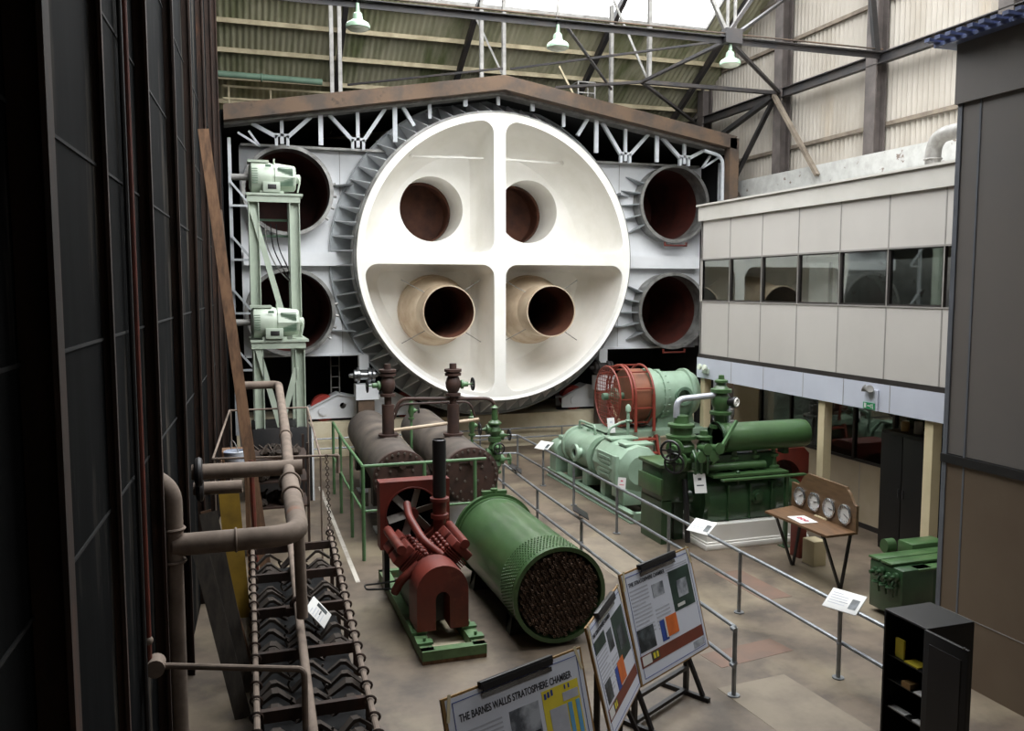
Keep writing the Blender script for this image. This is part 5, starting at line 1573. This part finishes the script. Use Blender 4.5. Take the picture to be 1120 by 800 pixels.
# exit sign and lights on the office
t = thing('exit_sign', 'green and white emergency exit sign hanging on the office fascia', 'sign', (10.42, 12.05, 2.5))
m = MB(); m.bx(10.44, 10.47, 11.85, 12.2, 2.5, 2.86, 0.005); m.build('backing', FASC, t, smooth=False)
m = MB(); m.bx(10.425, 10.44, 11.9, 12.18, 2.52, 2.63); m.build('sign_face', GREENSIGN, t, smooth=False)
m = MB()
m.bx(10.42, 10.425, 12.1, 12.15, 2.535, 2.615); m.bar((10.422, 12.07, 2.575), (10.422, 11.99, 2.575), 0.004, 0.02); m.bar((10.422, 11.98, 2.605), (10.422, 12.0, 2.575), 0.004, 0.015); m.bar((10.422, 11.98, 2.545), (10.422, 12.0, 2.575), 0.004, 0.015); m.cyl((10.42, 11.95, 2.6), (10.425, 11.95, 2.6), 0.014, n=10); m.bar((10.422, 11.95, 2.585), (10.422, 11.94, 2.53), 0.004, 0.02); m.build('running_figure', PAPERW, t, smooth=False)
m = MB()
for s_ in (-1, 1):
    m.lathe([(0.02, 0), (0.07, 0.09), (0.06, 0.1), (0, 0.09)], (10.4, 12.03, 2.84), (-0.4, s_ * 0.8, 0.4), 14)
m.cyl((10.44, 12.03, 2.84), (10.38, 12.03, 2.84), 0.03, n=10); m.build('spot_lamp', GREYST, t)
t = thing('emergency_light', 'small twin headed emergency light at the far end of the office fascia', 'lamp', (10.4, 17.5, 2.6))
m = MB(); m.bx(10.42, 10.47, 17.3, 17.55, 2.62, 2.74, 0.01); m.build('box', MINT, t)
for y in (17.32, 17.54):
    m = MB(); m.lathe([(0.02, 0), (0.07, 0.06), (0.07, 0.1), (0.0, 0.11)], (10.42, y, 2.76), (-1, 0, 0.2), 14); m.build('lamp_head', LAMPL, t)
t = thing('roof_duct', 'grey elbow duct coming out of the office roof against the brick wall', 'duct', (12.5, 12.5, 6.5))
m = MB(); m.tube([(12.6, 13.1, 6.5), (12.6, 13.1, 7.42), (12.6, 12.0, 7.44), (12.6, 10.6, 7.44)], 0.14, 18, 0.35); m.build('duct', GREYST, t)
m = MB(); m.torus((12.6, 13.1, 7.0), Z_, 0.145, 0.02, 24, 6); m.build('duct_band', GREYST, t)
m = MB(); m.torus((12.6, 12.3, 7.44), Y_, 0.145, 0.02, 24, 6); m.build('duct_band', GREYST, t)
t = thing('picture_frame', 'dark framed picture hanging inside the nearest office window', 'picture', (12.3, 10.65, 4.7))
m = MB(); m.bx(12.0, 12.7, 10.635, 10.66, 4.55, 5.05); m.build('frame', FRAMED, t, smooth=False)
m = MB(); m.bx(12.04, 12.66, 10.66, 10.664, 4.59, 5.01); m.build('print', PHOTOG, t, smooth=False)

# ================================================================ INFORMATION BOARDS ON EASELS
def board(name, label, BL, ang, tilt, W, H, content, legs=True):
    t = thing(name, label, 'information board', (BL[0], BL[1], 0), ang, 'information boards on easels', local=True)
    q = math.radians(tilt)
    up = V((0, math.sin(q), math.cos(q)))
    R = V((1, 0, 0))
    nf = R.cross(up)                # points forward to the viewer (-y)
    O = V((0, 0, BL[2]))
    B3 = Matrix((R, up, nf)).transposed()
    def pt(u, v, d=0.0):
        return O + R * (u * W) + up * (v * H) + nf * d
    def patch(m, u0, v0, u1, v1, d, th=0.002):
        c = pt((u0 + u1) / 2, (v0 + v1) / 2, d)
        m.box(c, ((u1 - u0) * W, (v1 - v0) * H, th), B3)
    m = MB(); patch(m, 0, 0, 1, 1, -0.012, 0.022); p = m.build('panel', BRASS, t, local=True, smooth=False)
    m = MB(); patch(m, 0.02, 0.015, 0.985, 0.985, 0.0, 0.003); m.build('poster', PAPER, t, local=True, smooth=False)
    m = MB()
    for (a, b, c_, d_) in ((0.06, 0.045, 0.955, 0.05), (0.06, 0.95, 0.955, 0.955), (0.06, 0.045, 0.064, 0.955), (0.951, 0.045, 0.955, 0.955)):
        patch(m, a, b, c_, d_, 0.003)
    m.build('border_line', BLUEINK, t, local=True, smooth=False)
    m = MB()
    m.box(pt(0.5, 1.0, 0.012), (0.52 * W, 0.06, 0.05), B3, 0.008); m.box(pt(0.5, 0.985, 0.035), (0.5 * W, 0.05, 0.012), B3)
    m.build('clip', BLACKP, t, local=True)
    m = MB(); m.box(pt(0.5, 0.93, 0.012), (0.5 * W, 0.035, 0.003), B3); m.build('clip_sleeve', CHROME, t, local=True, smooth=False)
    for (u_, v_, r_) in ((0.035, 0.93, 45), (0.965, 0.93, -45)):
        m = MB(); m.box(pt(u_, v_, 0.005), (0.03, 0.2, 0.002), B3 @ Matrix.Rotation(math.radians(-r_ * 0.3), 3, 'Z')); m.build('tape', CREAM, t, local=True, smooth=False)
    for (nm, mt, rects) in content['blocks']:
        for rc in rects:
            m = MB(); patch(m, *rc[:4], 0.003 + (rc[4] if len(rc) > 4 else 0)); m.build(nm, mt, t, local=True, smooth=False)
    m = MB()
    for (u0, v0, u1, n, dv) in content['text']:
        for k in range(n):
            patch(m, u0, v0 - dv * k, u1 - (0.25 * (u1 - u0) if k % 5 == 4 else 0), v0 - dv * k + dv * 0.42, 0.003, 0.001)
    tag(m.build('body_text', GREYINK, t, local=True, smooth=False), kind='stuff')
    fc = bpy.data.curves.new('title_text', 'FONT')
    fc.body = content['title']
    fc.size = 0.1; fc.extrude = 0.001; fc.offset = 0.0012
    fc.materials.append(INK)
    fo = bpy.data.objects.new('title_text', fc)
    COL.objects.link(fo)
    fo.parent = t
    bpy.context.view_layer.update()
    dg = bpy.context.evaluated_depsgraph_get()
    dim = fo.dimensions.copy()
    tm = bpy.data.meshes.new_from_object(fo.evaluated_get(dg))
    bpy.data.objects.remove(fo)
    fo = bpy.data.objects.new('title_text', tm)
    COL.objects.link(fo)
    fo.parent = t
    sx = content['tw'] * W / max(0.01, dim.x)
    sy = content['th'] * H / 0.069
    fo.matrix_local = Matrix.Translation(pt(content['tu'], content['tv'], 0.005)) @ B3.to_4x4() @ Matrix.Diagonal((sx, sy, 1, 1))
    if legs:
        for u_ in (0.12, 0.88):
            m = MB(); x = u_ * W
            zt = BL[2] + 0.55
            yb = (zt - BL[2]) * math.tan(q) + 0.05
            m.bar((x, yb, 0.04), (x, yb, zt), 0.05, 0.05); m.bar((x, yb - 0.3, 0.025), (x, yb + 0.35, 0.025), 0.05, 0.05); m.bar((x, yb - 0.22, 0.05), (x, yb - 0.02, 0.45), 0.04, 0.04)
            m.build('easel_leg', BLACKP, t, local=True, smooth=False)
        m = MB(); yb = 0.55 * math.tan(q) + 0.05
        m.bar((0.12 * W, yb, 0.32), (0.88 * W, yb, 0.32), 0.05, 0.04); m.bar((0.12 * W, yb, 0.06), (0.88 * W, yb, 0.06), 0.05, 0.04); m.build('easel_bar', BLACKP, t, local=True, smooth=False)
    return t
strip = [('brown_strip', BROWNINK, [(0.05, 0.14, 0.95, 0.245)]), ('white_panel', PAPERW, [(0.07, 0.155, 0.19, 0.235, 0.002)]), ('green_patch', PHOTOG, [(0.2, 0.165, 0.3, 0.235, 0.002)]), ('yellow_patch', YELLOW, [(0.215, 0.175, 0.245, 0.225, 0.004), (0.26, 0.175, 0.285, 0.225, 0.004)])]
c3 = dict(title='THE STRATOSPHERE CHAMBER', tu=0.08, tv=0.86, tw=0.5, th=0.035,
          text=[(0.08, 0.81, 0.32, 13, 0.034), (0.36, 0.56, 0.56, 6, 0.034), (0.6, 0.885, 0.92, 4, 0.022)],
          blocks=[('portrait_photo', PHOTOG, [(0.62, 0.47, 0.93, 0.85)]), ('photo_detail', PHOTO, [(0.71, 0.58, 0.86, 0.74, 0.002)]), ('photo_highlight', PAPERW, [(0.67, 0.5, 0.78, 0.53, 0.002)]), ('line_drawing', PHOTO, [(0.37, 0.68, 0.53, 0.8)]),
                  ('dark_photo', PHOTOD, [(0.07, 0.27, 0.29, 0.47)]), ('book_spine', BLUEINK, [(0.38, 0.27, 0.47, 0.46)]), ('book_cover', ORANGE, [(0.45, 0.29, 0.62, 0.47, 0.003)]), ('book_page', PAPERW, [(0.44, 0.29, 0.46, 0.47, 0.005)]), ('small_photo', PHOTO, [(0.78, 0.06, 0.94, 0.125)])] + strip)
c2 = dict(title='THE STRATOSPHERE CHAMBER', tu=0.08, tv=0.86, tw=0.5, th=0.035,
          text=[(0.08, 0.7, 0.34, 12, 0.034), (0.38, 0.52, 0.56, 6, 0.034)],
          blocks=[('portrait_photo', PHOTOG, [(0.58, 0.4, 0.93, 0.84)]), ('photo_detail', PHOTOD, [(0.66, 0.5, 0.85, 0.7, 0.002)]), ('green_heading', PHOTOG, [(0.07, 0.72, 0.36, 0.83)]), ('small_photo', PHOTOD, [(0.4, 0.6, 0.54, 0.78)]),
                  ('dark_photo', PHOTOD, [(0.1, 0.27, 0.26, 0.45)]), ('book_spine', BLUEINK, [(0.4, 0.24, 0.5, 0.44)]), ('book_cover', ORANGE, [(0.48, 0.26, 0.66, 0.46, 0.003)])] + strip)
c1 = dict(title='THE BARNES WALLIS STRATOSPHERE CHAMBER', tu=0.09, tv=0.82, tw=0.8, th=0.048,
          text=[(0.09, 0.74, 0.36, 14, 0.03)],
          blocks=[('airship_photo', PHOTO, [(0.41, 0.52, 0.62, 0.76)]), ('ship_shape', INK, [(0.42, 0.53, 0.61, 0.57, 0.002)]), ('site_plan', YELLOW, [(0.65, 0.42, 0.93, 0.8)]), ('plan_hall', GREYINK, [(0.69, 0.42, 0.82, 0.66, 0.002), (0.8, 0.68, 0.92, 0.74, 0.002)]), ('plan_blue', CYAN, [(0.83, 0.42, 0.86, 0.66, 0.002), (0.89, 0.42, 0.92, 0.66, 0.002)]),
                  ('plan_marks', BLUEINK, [(0.665, 0.74, 0.68, 0.78, 0.003), (0.69, 0.745, 0.705, 0.785, 0.003), (0.715, 0.75, 0.73, 0.79, 0.003), (0.82, 0.76, 0.83, 0.79, 0.003), (0.85, 0.76, 0.86, 0.79, 0.003)])] + strip[:1])
board('information_board', 'information board on the right, at the end of the left handrail', (3.87, 7.56, 0.56), 29, 15, 1.34, 1.14, c3)
board('information_board', 'information board in the middle, turned edgewise to the camera', (3.14, 6.68, 0.56), 51, 14, 1.2, 1.05, c2)
board('information_board', 'information board nearest the camera, with an airship photo and a yellow plan', (1.54, 5.77, 0.4), 22.5, 15, 1.48, 1.16, c1)

# ================================================================ LEFT SIDE : PIPES, RACK AND STORED TIMBER
t = thing('dusty_pipe_run', 'thick dusty pipe bending out from the black wall and running back above the rack', 'pipe', (0.0, 8.45, 0))
m = MB(); m.tube([(-0.56, 8.45, 2.2), (0.585, 8.45, 2.2), (0.64, 10.6, 2.25)], 0.105, 18, 0.3); m.build('main_pipe', PIPEG, t)
m = MB(); m.tube([(0.64, 10.6, 2.25), (0.76, 13.5, 2.45), (0.86, 17.0, 2.75), (0.1, 17.0, 2.75)], 0.075, 14, 0.16); m.build('branch_pipe', PIPEG, t)
m = MB(); m.tube([(-0.56, 8.45, 0.0), (-0.56, 8.45, 2.4)], 0.085, 16); m.build('down_pipe', PIPEG, t)
m = MB(); m.tube([(-0.56, 8.45, 2.3), (-0.56, 8.45, 2.72), (-0.74, 8.56, 2.84)], 0.095, 16, 0.25); m.build('elbow', PIPEG, t)
for (c, ax, r_) in (((0.0, 8.45, 2.2), X_, 0.112), ((0.62, 9.9, 2.24), Y_, 0.118), ((0.64, 10.6, 2.25), Y_, 0.125), ((0.74, 13.0, 2.42), Y_, 0.085), ((-0.56, 8.45, 2.05), Z_, 0.11), ((-0.56, 8.45, 2.36), Z_, 0.11)):
    m = MB(); m.torus(c, ax, r_ - 0.005, 0.014, 24, 6); m.build('pipe_collar', PIPEG, t)
m = MB(); m.cyl((0.62, 9.0, 2.1), (0.64, 9.0, 1.15), 0.06, n=14); m.build('drop_pipe', PIPEG, t)
t = thing('thin_red_pipe', 'thin rusty red pipe running down the black wall to a wheel valve', 'pipe', (-0.7, 7.4, 0))
m = MB(); m.tube([(lwx(7.4) + 0.05, 7.4, 9.5), (lwx(7.4) + 0.05, 7.4, 1.5)], 0.026, 10); m.build('pipe', REDOX, t)
m = MB(); m.tube([(lwx(7.4) + 0.1, 7.4, 1.5), (0.5, 6.95, 1.5), (0.5, 6.95, 0.95)], 0.026, 10, 0.06); m.build('branch_pipe', PIPEG, t)
m = MB(); m.cyl((lwx(7.4) + 0.1, 7.32, 1.5), (lwx(7.4) + 0.1, 7.48, 1.5), 0.075, n=18); m.build('wheel_valve', PIPEG, t)
m = MB(); m.sph((lwx(7.4) + 0.05, 7.4, 1.72), 0.04); m.build('coupling', PIPEG, t)
m = MB(); m.tube([(lwx(7.25) + 0.04, 7.25, 9.5), (lwx(7.25) + 0.04, 7.25, 0.0)], 0.02, 8); tag(m.build('conduit', STEELB), 'thin black conduit beside the red pipe on the black wall', 'conduit')
t = thing('stub_pipe', 'thick brown pipe jutting level from the black wall past the dusty pipe run', 'pipe', (0.2, 10.9, 2.4), group='brown stub pipes on the black wall')
m = MB(); m.lathe([(0, 0), (0.1, 0), (0.1, 1.34), (0.08, 1.34), (0.08, 0.9), (0, 0.9)], (-0.5, 11.3, 2.3), (1, -0.06, 0.0), 20); m.build('pipe', PIPEG, t)
m = MB(); m.torus((-0.42, 11.3, 2.3), X_, 0.14, 0.05, 20, 8); m.build('wall_flange', STEELB, t)
t = thing('stub_pipe', 'shorter brown pipe below the thick one jutting from the black wall', 'pipe', (0.0, 11.3, 2.1), group='brown stub pipes on the black wall')
m = MB(); m.lathe([(0, 0), (0.085, 0), (0.085, 0.6), (0.07, 0.6), (0.07, 0.3), (0, 0.3)], (-0.5, 11.6, 2.02), (1, -0.05, 0), 18); m.build('pipe', PIPEG, t)
m = MB(); m.torus((-0.42, 11.6, 2.02), X_, 0.12, 0.05, 20, 8); m.build('wall_flange', STEELB, t)
# low rack of chevron bars
t = thing('chevron_rack', 'low dark rack full of bent steel chevron bars along the black wall', 'rack', (0.65, 9.8, 0))
LX = lambda y: 0.12 + 0.018 * (y - 7)
RXx = lambda y: 1.08 + 0.045 * (y - 7)
for (fx, nm) in ((LX, 'left'), (RXx, 'right')):
    m = MB(); m.tube([(fx(6.2), 6.2, 0.92), (fx(13.2), 13.2, 0.92)], 0.028, 10); m.build('side_rail', PIPEG, t)
ys_ = [6.3, 7.55, 8.8, 10.05, 11.3, 12.55]
for y in ys_:
    m = MB(); m.bar((LX(y), y, 0.85), (RXx(y), y, 0.85), 0.06, 0.11); m.build('cross_beam', RUST, t, smooth=False)
    for fx in (LX, RXx):
        m = MB(); m.bar((fx(y), y, 0), (fx(y), y, 0.88), 0.05, 0.05); m.build('leg', RUST, t, smooth=False)
cm = None
for i in range(len(ys_) - 1):
    for j in range(4):
        y = ys_[i] + 0.2 + 0.27 * j
        for (cx, hw) in ((0.27, 0.17), (0.62, 0.17), (0.95, 0.16)):
            c = V((cx + 0.03 * (y - 7), y, 0.7 + 0.03 * math.sin(y * 7 + cx * 9)))
            if cm is None:
                m = MB()
                m.prism([(-0.19, 0), (-0.15, 0), (-0.02, 0.1), (0.02, 0.1), (0.15, 0), (0.19, 0), (0.03, 0.135), (-0.03, 0.135)], (0, 0.05, 0), X_, Z_, 0.1)
                m.tube([(-0.19, 0, 0.0), (-0.22, 0, 0.06), (-0.2, 0, 0.1)], 0.012, 6, 0.03)
                cm = m.build('chevron_bar', TARP, t, local=True, smooth=False)
                o = cm
            else:
                o = cm.copy(); COL.objects.link(o); o.parent = t
            o.location = (c.x - 0.65, c.y - 9.8, c.z)
            o.rotation_euler = (0.15 * math.sin(y * 5), 0.06 * math.sin(y * 11 + cx), 0.18 * math.sin(y * 3 + cx * 5))
m = MB()
m.bx(0.16, 1.2, 6.3, 12.6, 0.0, 0.02)
for k in range(60):
    y = 6.4 + 6.1 * random.random(); x = 0.2 + 0.9 * random.random()
    m.bar((x, y, 0.3 + 0.25 * random.random()), (x + random.uniform(-0.15, 0.15), y + random.uniform(-0.3, 0.3), 0.35 + 0.25 * random.random()), 0.05, 0.04)
tag(m.build('scrap_bars', TARP, t, smooth=False), kind='stuff')
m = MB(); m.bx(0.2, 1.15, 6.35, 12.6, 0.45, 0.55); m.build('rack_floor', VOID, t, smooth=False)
for fx in (LX, RXx):
    for k in range(22):
        y = 6.5 + 6.4 * k / 21
        m = MB(); m.torus((fx(y), y, 0.92), (0.15, 1, 0.2), 0.05, 0.012, 14, 5); m.build('rail_hook', RUST, t)
t = thing('thin_grey_pipe', 'thin grey pipe lying along the top of the chevron rack', 'pipe', (0.65, 9.5, 0.95))
m = MB(); m.tube([(0.52, 5.9, 0.98), (0.66, 10.2, 1.0), (0.74, 12.6, 1.0)], 0.045, 12); m.build('pipe', GALV if False else PIPEG, t)
m = MB(); m.torus((0.65, 9.85, 1.0), Y_, 0.06, 0.03, 20, 8); m.bx(0.52, 0.82, 9.8, 9.9, 0.9, 0.97); m.build('pipe_clamp', RUST, t)
placard((0.86, 9.6, 0.93), 0.4, 0.3, 72, -48, 'white caption board propped on the chevron rack', group='caption boards on the handrails')
t = thing('hanging_chain', 'thin rusty chain hanging from the rusty pipe frame to the rack', 'chain', (1.35, 13.4, 0))
pts_ = [V((1.38, 13.5, 2.0)) + (V((1.33, 12.7, 0.92)) - V((1.38, 13.5, 2.0))) * (k / 26) for k in range(27)]
for k in range(26):
    m = MB(); m.torus((pts_[k] + pts_[k + 1]) / 2, (1, 0, 0) if k % 2 else (0, 1, 0), 0.024, 0.007, 10, 5); m.build('link', RUST, t)
t = thing('rusty_pipe_frame', 'rusty thin pipe frame enclosing the clutter below the green tower', 'frame', (0.6, 15, 0))
m = MB()
for (a, b) in (((-0.05, 16.5, 2.35), (1.35, 16.5, 2.35)), ((-0.05, 16.5, 2.35), (-0.3, 13.6, 2.02)), ((1.35, 16.5, 2.35), (1.3, 13.6, 1.95)), ((-0.3, 13.6, 2.02), (1.55, 13.5, 1.98))):
    m.tube([a, b], 0.018, 8)
m.build('top_pipes', PIPEG, t)
for (x, y, z) in ((-0.03, 16.5, 2.35), (1.35, 16.5, 2.35), (-0.28, 13.6, 2.02), (1.3, 13.6, 1.98)):
    m = MB(); m.cyl((x, y, 0), (x, y, z), 0.016, n=8); m.build('post', PIPEG, t)
m = MB(); m.tube([(1.5, 13.5, 1.98), (1.56, 13.5, 1.98), (1.56, 13.5, 1.7)], 0.03, 8, 0.03); m.build('end_hook', PIPEG, t)
t = thing('scrap_shelf', 'dark shelf of tangled machine parts inside the rusty pipe frame', 'shelf', (0.75, 15.8, 0))
for z in (0.8, 1.25, 1.65):
    m = MB(); m.bx(0.3, 1.25, 15.2, 16.2, z - 0.03, z); m.build('shelf', RUST, t, smooth=False)
for (x, y) in ((0.32, 15.22), (1.23, 15.22), (0.32, 16.18), (1.23, 16.18)):
    m = MB(); m.bx(x - 0.02, x + 0.02, y - 0.02, y + 0.02, 0, 1.9); m.build('post', RUST, t, smooth=False)
m = MB()
for k in range(70):
    z = random.choice((0.8, 1.25, 1.65)) + 0.03; x = random.uniform(0.4, 1.1); y = random.uniform(15.25, 16.0)
    if k % 3: m.lathe([(0.03, 0), (0.07, 0.02), (0.07, 0.1), (0.02, 0.12), (0, 0.12)], (x, y, z), (random.uniform(-1, 1), random.uniform(-1, 1), 0.6), 10)
    else: m.bar((x, y, z + 0.02), (x + random.uniform(-0.2, 0.2), y + 0.2, z + 0.14), 0.03, 0.03)
tag(m.build('machine_scrap', TARP, t), kind='stuff')
m = MB(); m.lathe([(0, 0), (0.14, 0), (0.17, 0.3), (0.175, 0.3), (0.16, 0.31), (0.13, 0.03), (0, 0.03)], (0.02, 14.2, 1.71), Z_, 20)
b_ = tag(m.build('bucket', BUCKETM), 'white bucket standing behind the thick brown pipe by the black wall', 'bucket')
m = MB(); m.torus((0.02, 14.2, 2.02), (1, 0.3, 0.2), 0.17, 0.008, 20, 5, 0, PI); m.build('bucket_handle', GREYST, b_)
t = thing('workbench', 'dark bench under the white bucket by the black wall', 'bench', (0.05, 14.4, 0))
m = MB(); m.bx(-0.2, 0.24, 13.9, 15.2, 1.66, 1.709); m.build('top', OLDWOOD, t, smooth=False)
for (x, y) in ((-0.17, 13.95), (0.2, 13.95), (-0.17, 15.15), (0.2, 15.15)):
    m = MB(); m.bx(x - 0.03, x + 0.03, y - 0.03, y + 0.03, 0, 1.66); m.build('leg', OLDWOOD, t, smooth=False)
m = MB(); m.bx(-0.18, 0.22, 14.5, 14.9, 1.71, 1.95, 0.01); tag(m.build('crate', OLDWOOD, smooth=False), 'small brown crate behind the white bucket', 'crate')
def plank(p0, p1, w_, h_, mat, label, group='boards leaning on the black wall'):
    m = MB(); m.bar(p0, p1, w_, h_, (1, 0, 0))
    return tag(m.build('timber_plank', mat, smooth=False), label, 'plank', group)
plank((0.45, 12.75, 0.02), (-0.3, 14.3, 7.0), 0.2, 0.16, OLDWOOD, 'long brown timber leaning high up the black wall')
plank((0.3, 15.1, 0.02), (-0.12, 16.8, 6.0), 0.14, 0.1, RUSTBEAM, 'narrower timber leaning on the black wall behind the long brown one')
plank((0.02, 9.3, 0.0), (-0.42, 9.9, 1.9), 0.03, 0.17, GREYWOOD, 'wide grey board leaning low on the black wall, nearest the camera')
plank((0.06, 9.9, 0.0), (-0.3, 10.4, 2.0), 0.03, 0.2, GREYWOOD, 'grey board with a pale edge leaning low on the black wall')
plank((0.1, 10.6, 0.0), (-0.34, 10.9, 1.9), 0.03, 0.12, OLDWOOD, 'narrow brown board leaning low on the black wall')
m = MB(); m.prism([(-0.14, 0), (0.14, 0), (0.14, 1.85), (-0.14, 1.85)], (0.03, 12.25, 0.0), (0.97, 0.05, 0.0), V((-0.06, 0.1, 1)).normalized(), -0.05)
tag(m.build('yellow_panel', YELPAINT, smooth=False), 'faded yellow panel leaning under the brown stub pipes', 'panel')
m = MB(); m.cyl((0.28, 12.6, 0), (0.24, 12.9, 2.1), 0.035, n=8); tag(m.build('red_pole', REDOX), 'thin red pole standing beside the faded yellow panel', 'pole')
m = MB(); m.lathe([(0.03, 0), (0.035, 0.05), (0.03, 1.2), (0.0, 1.22)], (1.28, 5.95, 0), Z_, 10); tag(m.build('black_post', BLACKP), 'top of a thin black post at the bottom edge', 'post')
